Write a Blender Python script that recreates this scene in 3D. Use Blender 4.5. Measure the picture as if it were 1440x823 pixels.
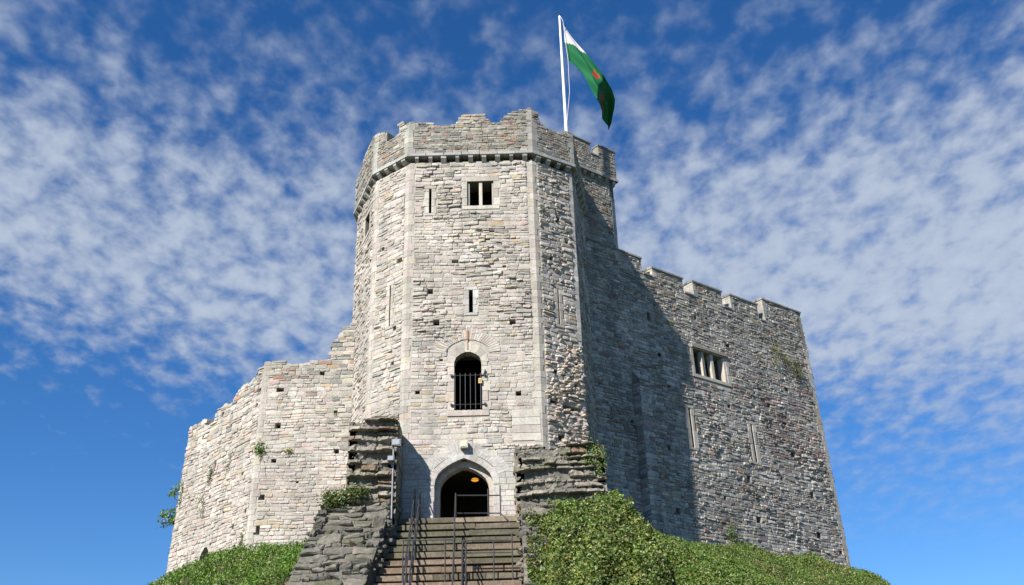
import bpy, math, random
import numpy as np
from mathutils import Matrix, Vector
R_ = math.radians
for o in list(bpy.data.objects): bpy.data.objects.remove(o)
scene = bpy.context.scene
COL = scene.collection

# ------------------------------------------------------------------ camera
def make_camera():
    tilt, roll = R_(26.626), R_(-1.6005)
    F = Vector((0, math.cos(tilt), math.sin(tilt))); R0 = Vector((1, 0, 0)); U0 = R0.cross(F)
    c, s = math.cos(roll), math.sin(roll)
    R = R0 * c + U0 * s; U = -R0 * s + U0 * c
    cam = bpy.data.cameras.new('camera'); cam.sensor_width = 36; cam.lens = 35.0
    cam.clip_start = .1; cam.clip_end = 5000
    o = bpy.data.objects.new('camera', cam); COL.objects.link(o)
    M = Matrix(((R.x, U.x, -F.x, 0), (R.y, U.y, -F.y, -38), (R.z, U.z, -F.z, -9), (0, 0, 0, 1)))
    o.matrix_world = M
    scene.camera = o
make_camera()

# ------------------------------------------------------------------ light
SUN_AZ, SUN_EL = 36.2, 38.5          # light travels towards +x/+y, 39 degrees off +y
def make_light():
    a, e = R_(SUN_AZ), R_(SUN_EL)
    d = Vector((math.sin(a) * math.cos(e), math.cos(a) * math.cos(e), -math.sin(e)))
    L = bpy.data.lights.new('sun', 'SUN'); L.energy = 5.0; L.angle = R_(.53); L.color = (1, .935, .85)
    o = bpy.data.objects.new('sun', L); COL.objects.link(o); o.location = (-20, -30, 40)
    o.rotation_euler = d.to_track_quat('-Z', 'Y').to_euler()
    w = bpy.data.worlds.new('World'); scene.world = w; w.use_nodes = True
    nt = w.node_tree; N = nt.nodes; K = nt.links
    for n in list(N): N.remove(n)
    def new(t, **k):
        n = N.new(t)
        for q, v in k.items(): setattr(n, q, v)
        return n
    def math_(op, a, b=None, c=None, clamp=False):
        n = new('ShaderNodeMath', operation=op, use_clamp=clamp)
        for i, v in enumerate((a, b, c)):
            if v is None: continue
            if isinstance(v, (int, float)): n.inputs[i].default_value = v
            else: K.new(v, n.inputs[i])
        return n.outputs[0]
    out = new('ShaderNodeOutputWorld'); bg = new('ShaderNodeBackground'); K.new(bg.outputs[0], out.inputs[0])
    sky = new('ShaderNodeTexSky', sky_type='NISHITA', sun_disc=False)
    sky.sun_elevation = e; sky.sun_rotation = math.pi + a; sky.air_density = 1.0; sky.dust_density = .15; sky.ozone_density = 2.2
    hs = new('ShaderNodeHueSaturation'); hs.inputs['Saturation'].default_value = 1.15; hs.inputs['Value'].default_value = .86
    tint = new('ShaderNodeMix', data_type='RGBA', blend_type='MULTIPLY'); tint.inputs[0].default_value = 1; tint.inputs[7].default_value = (.80, 1.0, 1.32, 1)
    K.new(sky.outputs[0], tint.inputs[6]); K.new(tint.outputs[2], hs.inputs['Color'])
    # a layer of broken altocumulus, projected on a high flat sheet
    tc = new('ShaderNodeTexCoord'); sp = new('ShaderNodeSeparateXYZ'); K.new(tc.outputs['Generated'], sp.inputs[0])
    zz = math_('ADD', math_('MAXIMUM', sp.outputs[2], 0.0), .22)
    px = math_('DIVIDE', sp.outputs[0], zz); py = math_('DIVIDE', sp.outputs[1], zz)
    cb = new('ShaderNodeCombineXYZ'); K.new(px, cb.inputs[0]); K.new(py, cb.inputs[1])
    def noise(scale, detail, rough, loc=(0, 0, 0), rot=0, sc=(1, 1, 1), dist=0.0):
        mp = new('ShaderNodeMapping'); mp.inputs['Location'].default_value = loc
        mp.inputs['Rotation'].default_value = (0, 0, rot); mp.inputs['Scale'].default_value = sc
        K.new(cb.outputs[0], mp.inputs[0])
        n = new('ShaderNodeTexNoise'); n.inputs['Scale'].default_value = scale; n.inputs['Detail'].default_value = detail
        n.inputs['Roughness'].default_value = rough; n.inputs['Distortion'].default_value = dist
        K.new(mp.outputs[0], n.inputs['Vector']); return n.outputs[0]
    cells = noise(25, 3, .5, (3.1, 1.7, 0), R_(25), (1, .75, 1), .12)
    fine = noise(62, 4, .6, (7, 2, 0), R_(-20), (1, 1, 1), .2)
    broad = noise(2.3, 3, .5, (5.3, 4.2, 0))
    # cover by height above the horizon: clear low down, thickest half way up, thin and streaky higher
    cr = new('ShaderNodeValToRGB'); K.new(sp.outputs[2], cr.inputs[0])
    el = cr.color_ramp.elements
    pts = [(0, 0), (.24, .0), (.32, .16), (.38, .50), (.44, .76), (.52, .66), (.58, .36), (.66, .13), (1, .06)]
    pts = [(p, v) for p, v in pts]
    el[0].position, el[0].color = pts[0][0], (pts[0][1],) * 3 + (1,)
    el[1].position, el[1].color = pts[-1][0], (pts[-1][1],) * 3 + (1,)
    for p, v in pts[1:-1]:
        q = el.new(p); q.color = (v, v, v, 1)
    t = math_('ADD', math_('MULTIPLY', cells, 1.6), math_('MULTIPLY', fine, .28))       # about .97 mean
    t = math_('ADD', t, math_('MULTIPLY', math_('SUBTRACT', broad, .5), .55))
    t = math_('ADD', t, cr.outputs[0])
    lowm = new('ShaderNodeMapRange'); K.new(sp.outputs[2], lowm.inputs[0]); lowm.inputs[1].default_value = .38; lowm.inputs[2].default_value = .47; lowm.inputs[3].default_value = 1; lowm.inputs[4].default_value = 0
    t = math_('ADD', t, math_('MULTIPLY', math_('MAXIMUM', math_('MULTIPLY', sp.outputs[0], .95), math_('MULTIPLY', sp.outputs[0], .35)), lowm.outputs[0]))
    t = math_('SUBTRACT', t, .97)
    cov = math_('MULTIPLY', t, 1.1, clamp=True)
    sm = new('ShaderNodeMapRange', interpolation_type='SMOOTHSTEP'); K.new(cov, sm.inputs[0]); sm.inputs[4].default_value = .93
    lowfade = new('ShaderNodeMapRange'); K.new(sp.outputs[2], lowfade.inputs[0]); lowfade.inputs[1].default_value = .17; lowfade.inputs[2].default_value = .36
    highfade = new('ShaderNodeMapRange'); K.new(sp.outputs[2], highfade.inputs[0]); highfade.inputs[1].default_value = .54; highfade.inputs[2].default_value = .72
    highfade.inputs[3].default_value = 1; highfade.inputs[4].default_value = .36
    op = math_('MULTIPLY', math_('MULTIPLY', sm.outputs[0], lowfade.outputs[0]), highfade.outputs[0])
    # cloud faded out in the unseen sky behind the camera, to cut fill light
    bank = new('ShaderNodeMapRange', interpolation_type='SMOOTHSTEP'); K.new(sp.outputs[1], bank.inputs[0]); bank.inputs[1].default_value = .05; bank.inputs[2].default_value = .45
    op = math_('MULTIPLY', op, bank.outputs[0])
    mix = new('ShaderNodeMix', data_type='RGBA'); K.new(op, mix.inputs[0]); K.new(hs.outputs[0], mix.inputs[6])
    cm = new('ShaderNodeMix', data_type='RGBA'); cm.clamp_factor = True
    K.new(math_('MULTIPLY', math_('SUBTRACT', t, .35), 1.1, clamp=True), cm.inputs[0])
    cm.inputs[6].default_value = tuple(q * .88 for q in CLOUD[:3]) + (1,); cm.inputs[7].default_value = tuple(q * w for q, w in zip(CLOUD[:3], (1.14, 1.11, 1.06))) + (1,)
    K.new(cm.outputs[2], mix.inputs[7])
    K.new(mix.outputs[2], bg.inputs[0]); bg.inputs[1].default_value = .07
CLOUD = (3.95, 4.65, 5.95, 1)
make_light()
scene.view_settings.view_transform = 'Standard'; scene.view_settings.look = 'None'
scene.view_settings.exposure = .78; scene.view_settings.gamma = 1
scene.cycles.max_bounces = 5; scene.cycles.diffuse_bounces = 3; scene.cycles.transparent_max_bounces = 4

# ------------------------------------------------------------------ helpers
rng = np.random.default_rng(7)
random.seed(5)

class MB:
    """collects vertices, faces of any size and one colour per vertex"""
    def __init__(s): s.v = []; s.f = []; s.n = []; s.c = []; s.k = 0
    def add(s, v, f, c):
        v = np.asarray(v, float).reshape(-1, 3)
        c = np.asarray(c, float)
        if c.ndim == 1: c = np.tile(c[:3], (len(v), 1))
        for q in f:
            s.f.extend(int(i) + s.k for i in q); s.n.append(len(q))
        s.v.append(v); s.c.append(c); s.k += len(v)
    def add_many(s, V, faces, C):
        """V: (m, n, 3) copies of one template, C: (m,3) or (m,n,3)"""
        m, n = V.shape[:2]
        if m == 0: return
        flat = np.concatenate([np.array(q) for q in faces]); cnt = [len(q) for q in faces]
        idx = (flat[None, :] + (np.arange(m) * n)[:, None] + s.k).ravel()
        s.f.extend(idx.tolist()); s.n.extend(cnt * m)
        s.v.append(V.reshape(-1, 3))
        C = np.asarray(C)
        if C.ndim == 2: C = np.repeat(C[:, None, :], n, 1)
        s.c.append(C.reshape(-1, 3)); s.k += m * n
    def build(s, name, mat, parent=None, smooth=False):
        me = bpy.data.meshes.new(name)
        v = np.concatenate(s.v); c = np.concatenate(s.c)
        me.vertices.add(len(v)); me.vertices.foreach_set('co', v.ravel())
        n = np.array(s.n); me.loops.add(len(s.f)); me.polygons.add(len(n))
        me.loops.foreach_set('vertex_index', np.array(s.f))
        me.polygons.foreach_set('loop_start', np.concatenate([[0], np.cumsum(n)[:-1]]))
        me.polygons.foreach_set('loop_total', n)
        me.update(calc_edges=True)
        a = me.color_attributes.new('Col', 'FLOAT_COLOR', 'POINT')
        a.data.foreach_set('color', np.concatenate([c, np.ones((len(c), 1))], 1).ravel())
        me.polygons.foreach_set('use_smooth', [smooth] * len(n))
        me.materials.append(mat)
        o = bpy.data.objects.new(name, me); COL.objects.link(o)
        if parent is not None: o.parent = parent
        return o
    # simple solids
    def box(s, x0, x1, y0, y1, z0, z1, c, j=0):
        v = np.array([(x, y, z) for z in (z0, z1) for y in (y0, y1) for x in (x0, x1)], float)
        if j: v += rng.uniform(-j, j, v.shape)
        s.add(v, [(0, 2, 3, 1), (4, 5, 7, 6), (0, 1, 5, 4), (2, 6, 7, 3), (0, 4, 6, 2), (1, 3, 7, 5)], c)
    def hexa(s, pts, c):
        """pts 8: bottom 4 in order, top 4 in order"""
        s.add(pts, [(3, 2, 1, 0), (4, 5, 6, 7), (0, 1, 5, 4), (1, 2, 6, 5), (2, 3, 7, 6), (3, 0, 4, 7)], c)
    def tube(s, p, q, r, c, n=8, r2=None):
        p = np.array(p, float); q = np.array(q, float); d = q - p; d /= np.linalg.norm(d)
        a = np.cross(d, (0, 0, 1.) if abs(d[2]) < .9 else (1., 0, 0)); a /= np.linalg.norm(a); b = np.cross(d, a)
        t = np.linspace(0, 2 * math.pi, n, endpoint=False)
        ring = np.cos(t)[:, None] * a + np.sin(t)[:, None] * b
        v = np.concatenate([p + ring * r, q + ring * (r2 if r2 else r)])
        s.add(v, [(i, (i + 1) % n, n + (i + 1) % n, n + i) for i in range(n)] + [tuple(range(n))[::-1], tuple(range(n, 2 * n))], c)

def tag(o, label=None, cat=None, group=None, kind=None):
    if label: o['label'] = label
    if cat: o['category'] = cat
    if group: o['group'] = group
    if kind: o['kind'] = kind
    return o
def thing(name, loc, label, cat, group=None):
    o = bpy.data.objects.new(name, None); COL.objects.link(o); o.location = loc; o.empty_display_size = .3
    tag(o, label, cat, group); return o
def keep_world(o, p):
    o.parent = p; o.matrix_parent_inverse = Matrix.Translation(-p.location)
    return o

# ------------------------------------------------------------------ materials
def material(name, rough=.9, mott=.35, mscale=3.0, fscale=38, bump=.35, bdist=.02, spec=.25, metal=0, stain=None, trans=0, streak=0):
    m = bpy.data.materials.new(name); m.use_nodes = True
    nt = m.node_tree; N = nt.nodes; K = nt.links
    b = N['Principled BSDF']; b.inputs['Roughness'].default_value = rough; b.inputs['Specular IOR Level'].default_value = spec
    b.inputs['Metallic'].default_value = metal
    at = N.new('ShaderNodeAttribute'); at.attribute_name = 'Col'
    tc = N.new('ShaderNodeTexCoord')
    def noise(sc, det, ro=.6, vec=None):
        n = N.new('ShaderNodeTexNoise'); n.inputs['Scale'].default_value = sc; n.inputs['Detail'].default_value = det
        n.inputs['Roughness'].default_value = ro; K.new(vec or tc.outputs['Object'], n.inputs['Vector']); return n.outputs[0]
    def mr(v, a, b_, c, d):
        n = N.new('ShaderNodeMapRange'); K.new(v, n.inputs[0])
        for i, q in enumerate((a, b_, c, d)): n.inputs[i + 1].default_value = q
        return n.outputs[0]
    def mul(col, f):
        n = N.new('ShaderNodeMix'); n.data_type = 'RGBA'; n.blend_type = 'MULTIPLY'; n.inputs[0].default_value = 1
        K.new(col, n.inputs[6]); K.new(f, n.inputs[7]); return n.outputs[2]
    col = at.outputs['Color']
    if mott:
        big = mr(noise(mscale * .25, 4), .32, .68, 1 - mott * .55, 1 + mott * .3)
        fin = mr(noise(fscale * .5, 6, .7), .3, .7, 1 - mott, 1 + mott * .6)
        col = mul(mul(col, big), fin)
    if streak:      # rain streaks and lichen: long vertical blotches
        mp = N.new('ShaderNodeMapping'); mp.inputs['Scale'].default_value = (1, 1, .16); K.new(tc.outputs['Object'], mp.inputs[0])
        st = mr(noise(1.6, 5, .6, mp.outputs[0]), .46, .66, 0, streak)
        n = N.new('ShaderNodeMix'); n.data_type = 'RGBA'; K.new(st, n.inputs[0]); K.new(col, n.inputs[6]); n.inputs[7].default_value = (.13, .125, .11, 1)
        col = n.outputs[2]
    if stain:
        st = mr(noise(1.1, 6, .65), stain[1], stain[1] + .14, 0, stain[2])
        n = N.new('ShaderNodeMix'); n.data_type = 'RGBA'; K.new(st, n.inputs[0]); K.new(col, n.inputs[6]); n.inputs[7].default_value = stain[0] + (1,)
        col = n.outputs[2]
    K.new(col, b.inputs['Base Color'])
    if bump:
        bp = N.new('ShaderNodeBump'); bp.inputs['Strength'].default_value = bump; bp.inputs['Distance'].default_value = bdist
        K.new(noise(fscale, 8, .72), bp.inputs['Height']); K.new(bp.outputs[0], b.inputs['Normal'])
    if trans:
        tr = N.new('ShaderNodeBsdfTranslucent'); K.new(col, tr.inputs[0])
        mx = N.new('ShaderNodeMixShader'); mx.inputs[0].default_value = trans
        K.new(b.outputs[0], mx.inputs[1]); K.new(tr.outputs[0], mx.inputs[2]); K.new(mx.outputs[0], N['Material Output'].inputs[0])
    return m
M_STONE = material('rubble_stone', mott=.24, fscale=24, bump=.6, bdist=.03, streak=.27)
M_GREY = material('weathered_stone', mott=.42, fscale=24, bump=.7, bdist=.03, streak=.45)
M_ASH = material('dressed_stone', mott=.26, fscale=22, bump=.5, bdist=.02, streak=.30)
M_DARK = material('dark_rock', mott=.5, fscale=14, bump=.8, bdist=.05, stain=((.09, .10, .05), .52, .5))
M_STEP = material('step_stone', mott=.45, fscale=18, bump=.5, stain=((.09, .10, .05), .52, .45))
M_IRON = material('black_iron', rough=.45, mott=.25, bump=.1, spec=.5)
M_GALV = material('grey_paint', rough=.4, mott=.1, bump=0, spec=.5)
M_WHITE = material('white_paint', rough=.35, mott=.06, bump=0, spec=.5)
M_LEAF = material('leaf', rough=.45, mott=.15, bump=0, spec=.45, trans=.22)
M_SOIL = material('soil', mott=.4, bump=.8, bdist=.05)
M_WOOD = material('bark', mott=.4, bump=.5)
M_FLAG = material('flag_cloth', rough=.8, mott=.06, bump=0, trans=.03)

# ------------------------------------------------------------------ palettes
def C(*a): return np.array(a, float)
WARM = C(1.04, 1.0, .92)
PALE = [(C(.475, .435, .385), 6), (C(.43, .395, .35), 4), (C(.52, .48, .43), 3), (C(.46, .405, .335), 1.4), (C(.48, .40, .34), .4), (C(.46, .37, .25), .3), (C(.38, .37, .34), 1.2)]
PINK = [(C(.475, .435, .38), 6), (C(.44, .385, .335), 3.2), (C(.52, .48, .43), 2.6), (C(.49, .395, .34), .8), (C(.48, .40, .29), .6), (C(.42, .40, .365), 1.3)]
LICH = [(C(.36, .34, .29), 4), (C(.30, .285, .25), 3), (C(.42, .39, .33), 3), (C(.38, .30, .20), 1.0), (C(.35, .23, .17), .9), (C(.23, .23, .21), 2)]
MIXD = [(C(.47, .44, .39), 4), (C(.40, .375, .335), 3), (C(.55, .515, .46), 2.4), (C(.38, .30, .265), 1.0), (C(.30, .215, .19), .5), (C(.40, .34, .26), .9), (C(.27, .265, .255), 2.0)]
ROCK = [(C(.20, .195, .175), 4), (C(.155, .15, .14), 4), (C(.22, .21, .19), 3), (C(.21, .15, .115), .6), (C(.145, .15, .11), 2)]
LICHQ = [(C(.36, .35, .31), 4), (C(.31, .30, .27), 3), (C(.41, .39, .34), 2)]
ROCK = [(c * WARM, w) for c, w in ROCK]
ASHL = [(C(.475, .435, .375), 5), (C(.435, .40, .345), 3), (C(.505, .465, .405), 2), (C(.46, .41, .335), 1.3), (C(.41, .385, .34), .8)]
QUOIN = [(C(.465, .43, .375), 5), (C(.43, .395, .345), 4), (C(.49, .455, .395), 2), (C(.40, .365, .32), 1.5), (C(.45, .395, .32), 1)]
ASHG = [(C(.455, .44, .41), 5), (C(.42, .405, .375), 3), (C(.49, .475, .44), 2), (C(.46, .44, .40), 1)]
def pick(pal, n):
    w = np.array([p[1] for p in pal]); w = w / w.sum()
    i = rng.choice(len(pal), n, p=w); c = np.array([p[0] for p in pal])[i]
    return np.clip(c * rng.uniform(.88, 1.12, (n, 1)) * rng.uniform(.97, 1.03, (n, 3)), .02, .8)

# ------------------------------------------------------------------ walls
INSIDE = .16        # tower interior shade put into the wall colour; reset below for the open shell walls
class Face:
    """a wall plane from a to b as seen from outside, left to right; at = ends at the top when the wall leans (batter)"""
    def __init__(s, a, b, z0=0, z1=1, a1=None, b1=None):
        s.a = np.array(a, float); s.b = np.array(b, float); s.z0 = z0; s.z1 = z1
        s.a1 = s.a if a1 is None else np.array(a1, float); s.b1 = s.b if b1 is None else np.array(b1, float)
        d = s.b - s.a; s.L = float(np.hypot(*d)); d = d / s.L; s.n = np.array([d[1], -d[0]]); s.d = d
    def P(s, u, z, w=0.):
        u = np.asarray(u, float); z = np.asarray(z, float); w = np.asarray(w, float)
        u, z, w = np.broadcast_arrays(u, z, w)
        t = np.clip((z - s.z0) / (s.z1 - s.z0), 0, 1)[..., None]
        A = s.a * (1 - t) + s.a1 * t; B = s.b * (1 - t) + s.b1 * t
        xy = A + (B - A) * (u / s.L)[..., None] + s.n * w[..., None]
        return np.concatenate([xy, z[..., None]], -1)
    def warp(s, u, z, k):
        ph = s.a[0] * 1.7
        return k * (np.sin(u * 1.9 + z * .7 + ph) * .5 + np.sin(u * .83 - z * 1.3 + ph) * .6 + np.sin(u * 4.1 + z * 2.9) * .25)

_T = np.array([(-1, -1), (-.33, -1), (.33, -1), (1, -1), (1, -.0), (1, 1), (.33, 1), (-.33, 1), (-1, 1), (-1, 0)])
_NP = len(_T)
_FAC = []
for i in range(_NP):
    j = (i + 1) % _NP
    _FAC += [(i, j, _NP + j, _NP + i), (_NP + i, _NP + j, 2 * _NP + j, 2 * _NP + i), (2 * _NP + i, 2 * _NP + j, 3 * _NP)]
_FACB = _FAC + [tuple(range(_NP))[::-1]]

def stones(mb, face, S, gap, depth, jit, cols, back=.05, tilt=.5, warpk=.04, rnd=.16, closed=False, base=0.):
    """S (m,4) u0,u1,z0,z1; one faceted stone each, set proud of the wall"""
    S = np.asarray(S, float)
    m = len(S)
    if m == 0: return
    g = np.broadcast_to(gap, (m,)) * rng.uniform(.5, 1.5, m)
    cu = (S[:, 0] + S[:, 1]) / 2; cz = (S[:, 2] + S[:, 3]) / 2
    hu = np.maximum((S[:, 1] - S[:, 0]) / 2 - g / 2, .012); hz = np.maximum((S[:, 3] - S[:, 2]) / 2 - g / 2, .012)
    T = np.repeat(_T[None], m, 0)
    jt = rng.normal(0, 1, (m, _NP, 2)) * jit
    ms = np.minimum(hu, hz)
    U = cu[:, None] + T[..., 0] * hu[:, None] + jt[..., 0] * ms[:, None]
    Z = cz[:, None] + T[..., 1] * hz[:, None] + jt[..., 1] * ms[:, None]
    # round the four corners
    for k in (0, 3, 5, 8):
        r = rng.uniform(0.1, .55, m) * ms * rnd * 3
        U[:, k] -= _T[k, 0] * r; Z[:, k] -= _T[k, 1] * r * .8
    d = depth
    tu = rng.normal(0, tilt, m); tz = rng.normal(0, tilt, m) + tilt * .25
    def W(U_, Z_, f):
        x = (U_ - cu[:, None]) / hu[:, None]; y = (Z_ - cz[:, None]) / hz[:, None]
        return base + d[:, None] * f * (1 + .35 * tu[:, None] * x + .35 * tz[:, None] * y)
    ins = rng.uniform(.62, .86, (m, _NP))
    U2 = cu[:, None] + (U - cu[:, None]) * (1 - (1 - ins) * np.minimum(1, (ms / hu)[:, None] * 1.3)); Z2 = cz[:, None] + (Z - cz[:, None]) * ins
    W0 = np.full_like(U, base - back); W1 = W(U, Z, .62) * 1.0; W2 = W(U2, Z2, 1.0) + rng.normal(0, .1, U.shape) * d[:, None]
    uc = cu + rng.normal(0, .15, m) * hu; zc = cz + rng.normal(0, .15, m) * hz; wc = base + d * rng.uniform(.95, 1.3, m)
    UU = np.concatenate([U, U, U2, uc[:, None]], 1); ZZ = np.concatenate([Z, Z, Z2, zc[:, None]], 1); WW = np.concatenate([W0, W1, W2, wc[:, None]], 1)
    ZZ = ZZ + face.warp(UU, ZZ, warpk)
    mb.add_many(face.P(UU, ZZ, WW), _FACB if closed else _FAC, cols)

def layout(L, z0, topf, excl, hr=(.11, .24), asp=(1.2, 3.2), wmax=.75, u0=0., ztop=None):
    """courses of stones between z0 and topf(u), leaving the rectangles excl free"""
    out = []; z = z0; zt = ztop if ztop is not None else max(topf(u) for u in np.linspace(u0, L, 60))
    while z < zt:
        h = rng.uniform(*hr); zm = z + h / 2
        iv = [(u0, L)]
        for (a, b, c, d) in excl:
            if c < z + h * .62 and d > z + h * .38:
                nv = []
                for p, q in iv:
                    if b <= p or a >= q: nv.append((p, q)); continue
                    if a > p: nv.append((p, a))
                    if b < q: nv.append((b, q))
                iv = nv
        for p, q in iv:
            if q - p < .03: continue
            u = p
            while u < q - 1e-6:
                w = min(h * rng.uniform(*asp), wmax)
                if q - u - w < h * .7: w = q - u
                if w > wmax * 1.5: w /= 2
                t = topf(u + w / 2)
                if zm < t:
                    r = rng.random()
                    if h > .17 and r < .22:
                        k = rng.uniform(.35, .65); out += [(u, u + w, z, z + h * k), (u, u + w, z + h * k, z + h)]
                    elif r > .93 and h > .15:
                        k = rng.uniform(.5, .8); out += [(u, u + w, z, z + h * k), (u, u + w * .5, z + h * k, z + h), (u + w * .5, u + w, z + h * k, z + h)]
                    else: out.append((u, u + w, z, z + h))
                u += w
        z += h
    return np.array(out)

def backing(mb, face, z0, topf, holes, thick, col, wofs=0., step=.16, inner=True, warpk=0., pocket=(.05, .045, .04), u0=0., u1=None):
    """mortar core of the wall: outer skin, inner skin, ragged top; holes (a,b,c,d,depth): depth None goes right through"""
    u1 = face.L if u1 is None else u1
    ub = sorted(set([u0, u1] + [h for q in holes for h in q[:2] if u0 < h < u1] + list(np.arange(u0 + step, u1 - .02, step))))
    prev = None
    def quad(p, c=col): mb.add(p, [(0, 1, 2, 3)], c)
    for a, b in zip(ub[:-1], ub[1:]):
        if b - a < 1e-6: continue
        mid = (a + b) / 2; t = topf(mid)
        ivs = [(z0, t)]
        for q in holes:
            if q[0] <= mid <= q[1]:
                nv = []
                for p, r in ivs:
                    if q[3] <= p or q[2] >= r: nv.append((p, r)); continue
                    if q[2] > p: nv.append((p, q[2]))
                    if q[3] < r: nv.append((q[3], r))
                ivs = nv
        for p, r in ivs:
            quad([face.P(a, p, wofs), face.P(b, p, wofs), face.P(b, r, wofs), face.P(a, r, wofs)])
        if inner:
            iv2 = [(z0, t)]
            for q in holes:
                if (q[4] is None or q[4] >= thick) and q[0] <= mid <= q[1]:
                    iv2 = [x for p, r in iv2 for x in ((p, min(q[2], r)), (max(q[3], p), r)) if x[1] > x[0]]
            for p, r in iv2:
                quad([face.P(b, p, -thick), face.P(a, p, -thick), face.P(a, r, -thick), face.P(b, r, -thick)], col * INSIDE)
        quad([face.P(a, t, wofs), face.P(b, t, wofs), face.P(b, t, -thick), face.P(a, t, -thick)])
        if prev is None: quad([face.P(a, z0, -thick), face.P(a, z0, wofs), face.P(a, t, wofs), face.P(a, t, -thick)])
        elif abs(prev - t) > 1e-4:
            lo, hi = min(prev, t), max(prev, t)
            quad([face.P(a, lo, wofs), face.P(a, lo, -thick), face.P(a, hi, -thick), face.P(a, hi, wofs)])
        prev = t
    quad([face.P(u1, z0, wofs), face.P(u1, z0, -thick), face.P(u1, prev, -thick), face.P(u1, prev, wofs)])
    for (a, b, c, d, dep) in holes:
        D = -thick if dep is None else -dep
        for (p, q) in (((a, c), (b, c)), ((b, c), (b, d)), ((b, d), (a, d)), ((a, d), (a, c))):
            quad([face.P(p[0], p[1], wofs), face.P(q[0], q[1], wofs), face.P(q[0], q[1], D), face.P(p[0], p[1], D)], C(.07, .065, .055) if dep and dep > 2 else (col * .3 if dep is None and INSIDE < 1 else col))  # door passage and tower window reveals: shade of the opening painted into the colour
        if dep is not None: quad([face.P(a, c, D), face.P(b, c, D), face.P(b, d, D), face.P(a, d, D)], C(*pocket))

def prof(pts):
    xs = [p[0] for p in pts]; ys = [p[1] for p in pts]
    return lambda u: float(np.interp(u, xs, ys))
def rag(f, k=.1, s=.31):
    tab = rng.uniform(-k, k, 400)
    return lambda u: f(u) + tab[int(u / s + 50) % 400]

def panel(name, face, z0, topf, holes, parent, pal, mat, thick=.9, excl=(), depth=(.015, .06), gap=.016, jit=.09, mortar=(.40, .375, .33),
          hr=(.11, .24), asp=(1.2, 3.2), wmax=.75, warpk=.035, tilt=.5, rough=None, palf=None, topstones=True, wofs=0., inner=True, label=None, u0=0., u1=None):
    mb = MB(); u1 = face.L if u1 is None else u1
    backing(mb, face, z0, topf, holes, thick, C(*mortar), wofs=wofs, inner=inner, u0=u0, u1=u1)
    ex = [tuple(h[:4]) for h in holes] + list(excl)
    S = layout(u1, z0, topf, ex, hr, asp, wmax, u0=u0)
    if len(S):
        cu = (S[:, 0] + S[:, 1]) / 2; cz = (S[:, 2] + S[:, 3]) / 2
        m = len(S); cols = pick(pal, m)
        # slow drift in tone from one lift of masonry to the next
        cols *= (1 + .07 * np.sin(cu * 1.3 + cz * .9) + .05 * np.sin(cz * 2.1))[:, None]
        if palf:
            for i in range(m):
                q = palf(cu[i], cz[i])
                if q is not None: cols[i] = pick(q, 1)[0]
        r = np.ones(m) if rough is None else np.array([rough(a, b) for a, b in zip(cu, cz)])
        d = (depth[0] + (depth[1] - depth[0]) * rng.random(m) ** 1.4) * r
        near = np.array([cz[i] > topf(cu[i]) - .3 for i in range(m)]) if topstones else np.zeros(m, bool)
        keep = (rng.random(m) > .012 * r)
        a = keep & ~near
        stones(mb, face, S[a], gap, d[a], jit * 1.0, cols[a], warpk=warpk, tilt=tilt, base=wofs)
        a = keep & near
        stones(mb, face, S[a], gap, d[a], jit * 1.2, cols[a], back=min(.5, thick * .8), warpk=warpk, tilt=tilt, closed=True, base=wofs)
    o = mb.build(name, mat, parent)
    if label: o['label'] = label
    return o

def block_face(mb, face, u0, u1, z0, z1, w0, w1, c, j=.004, bev=.012):
    """a dressed block with chamfered front edges"""
    us = np.array([u0, u1, u1, u0]); zs = np.array([z0, z0, z1, z1])
    cu, cz = (u0 + u1) / 2, (z0 + z1) / 2
    iu = us + np.sign(cu - us) * min(bev, abs(u1 - u0) * .2); iz = zs + np.sign(cz - zs) * min(bev, abs(z1 - z0) * .2)
    jj = rng.uniform(-j, j, 4)
    v = np.concatenate([face.P(us, zs, w0), face.P(us, zs, w1 - bev * .7 + jj), face.P(iu, iz, w1 + jj)])
    mb.add(v, [(0, 3, 2, 1)] + [(i, (i + 1) % 4, 4 + (i + 1) % 4, 4 + i) for i in range(4)] + [(4 + i, 4 + (i + 1) % 4, 8 + (i + 1) % 4, 8 + i) for i in range(4)] + [(8, 9, 10, 11)], c)

def jambs(mb, face, a, b, c, d, wide=.22, head=.2, pal=ASHL, w1=.03, w0=-.5, seq=.32, sill=True):
    """dressed stones round the rectangular opening a..b, c..d"""
    z = c; k = 0
    while z < d - .05:
        h = min(rng.uniform(seq * .8, seq * 1.2), d - z)
        if d - z - h < .12: h = d - z
        for side in (0, 1):
            ww = wide * (1.25 if (k + side) % 2 else .8) * rng.uniform(.92, 1.08)
            lo, hi = (a - ww, a) if side == 0 else (b, b + ww)
            block_face(mb, face, lo, hi, z + .005, z + h - .005, w0, w1, pick(pal, 1)[0])
        z += h; k += 1
    if head: block_face(mb, face, a - wide, b + wide, d + .004, d + head, w0, w1 + .004, pick(pal, 1)[0])
    if sill: block_face(mb, face, a - wide, b + wide, c - head * .8 if head else c - .15, c - .004, w0, w1 + .006, pick(pal, 1)[0])

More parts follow.
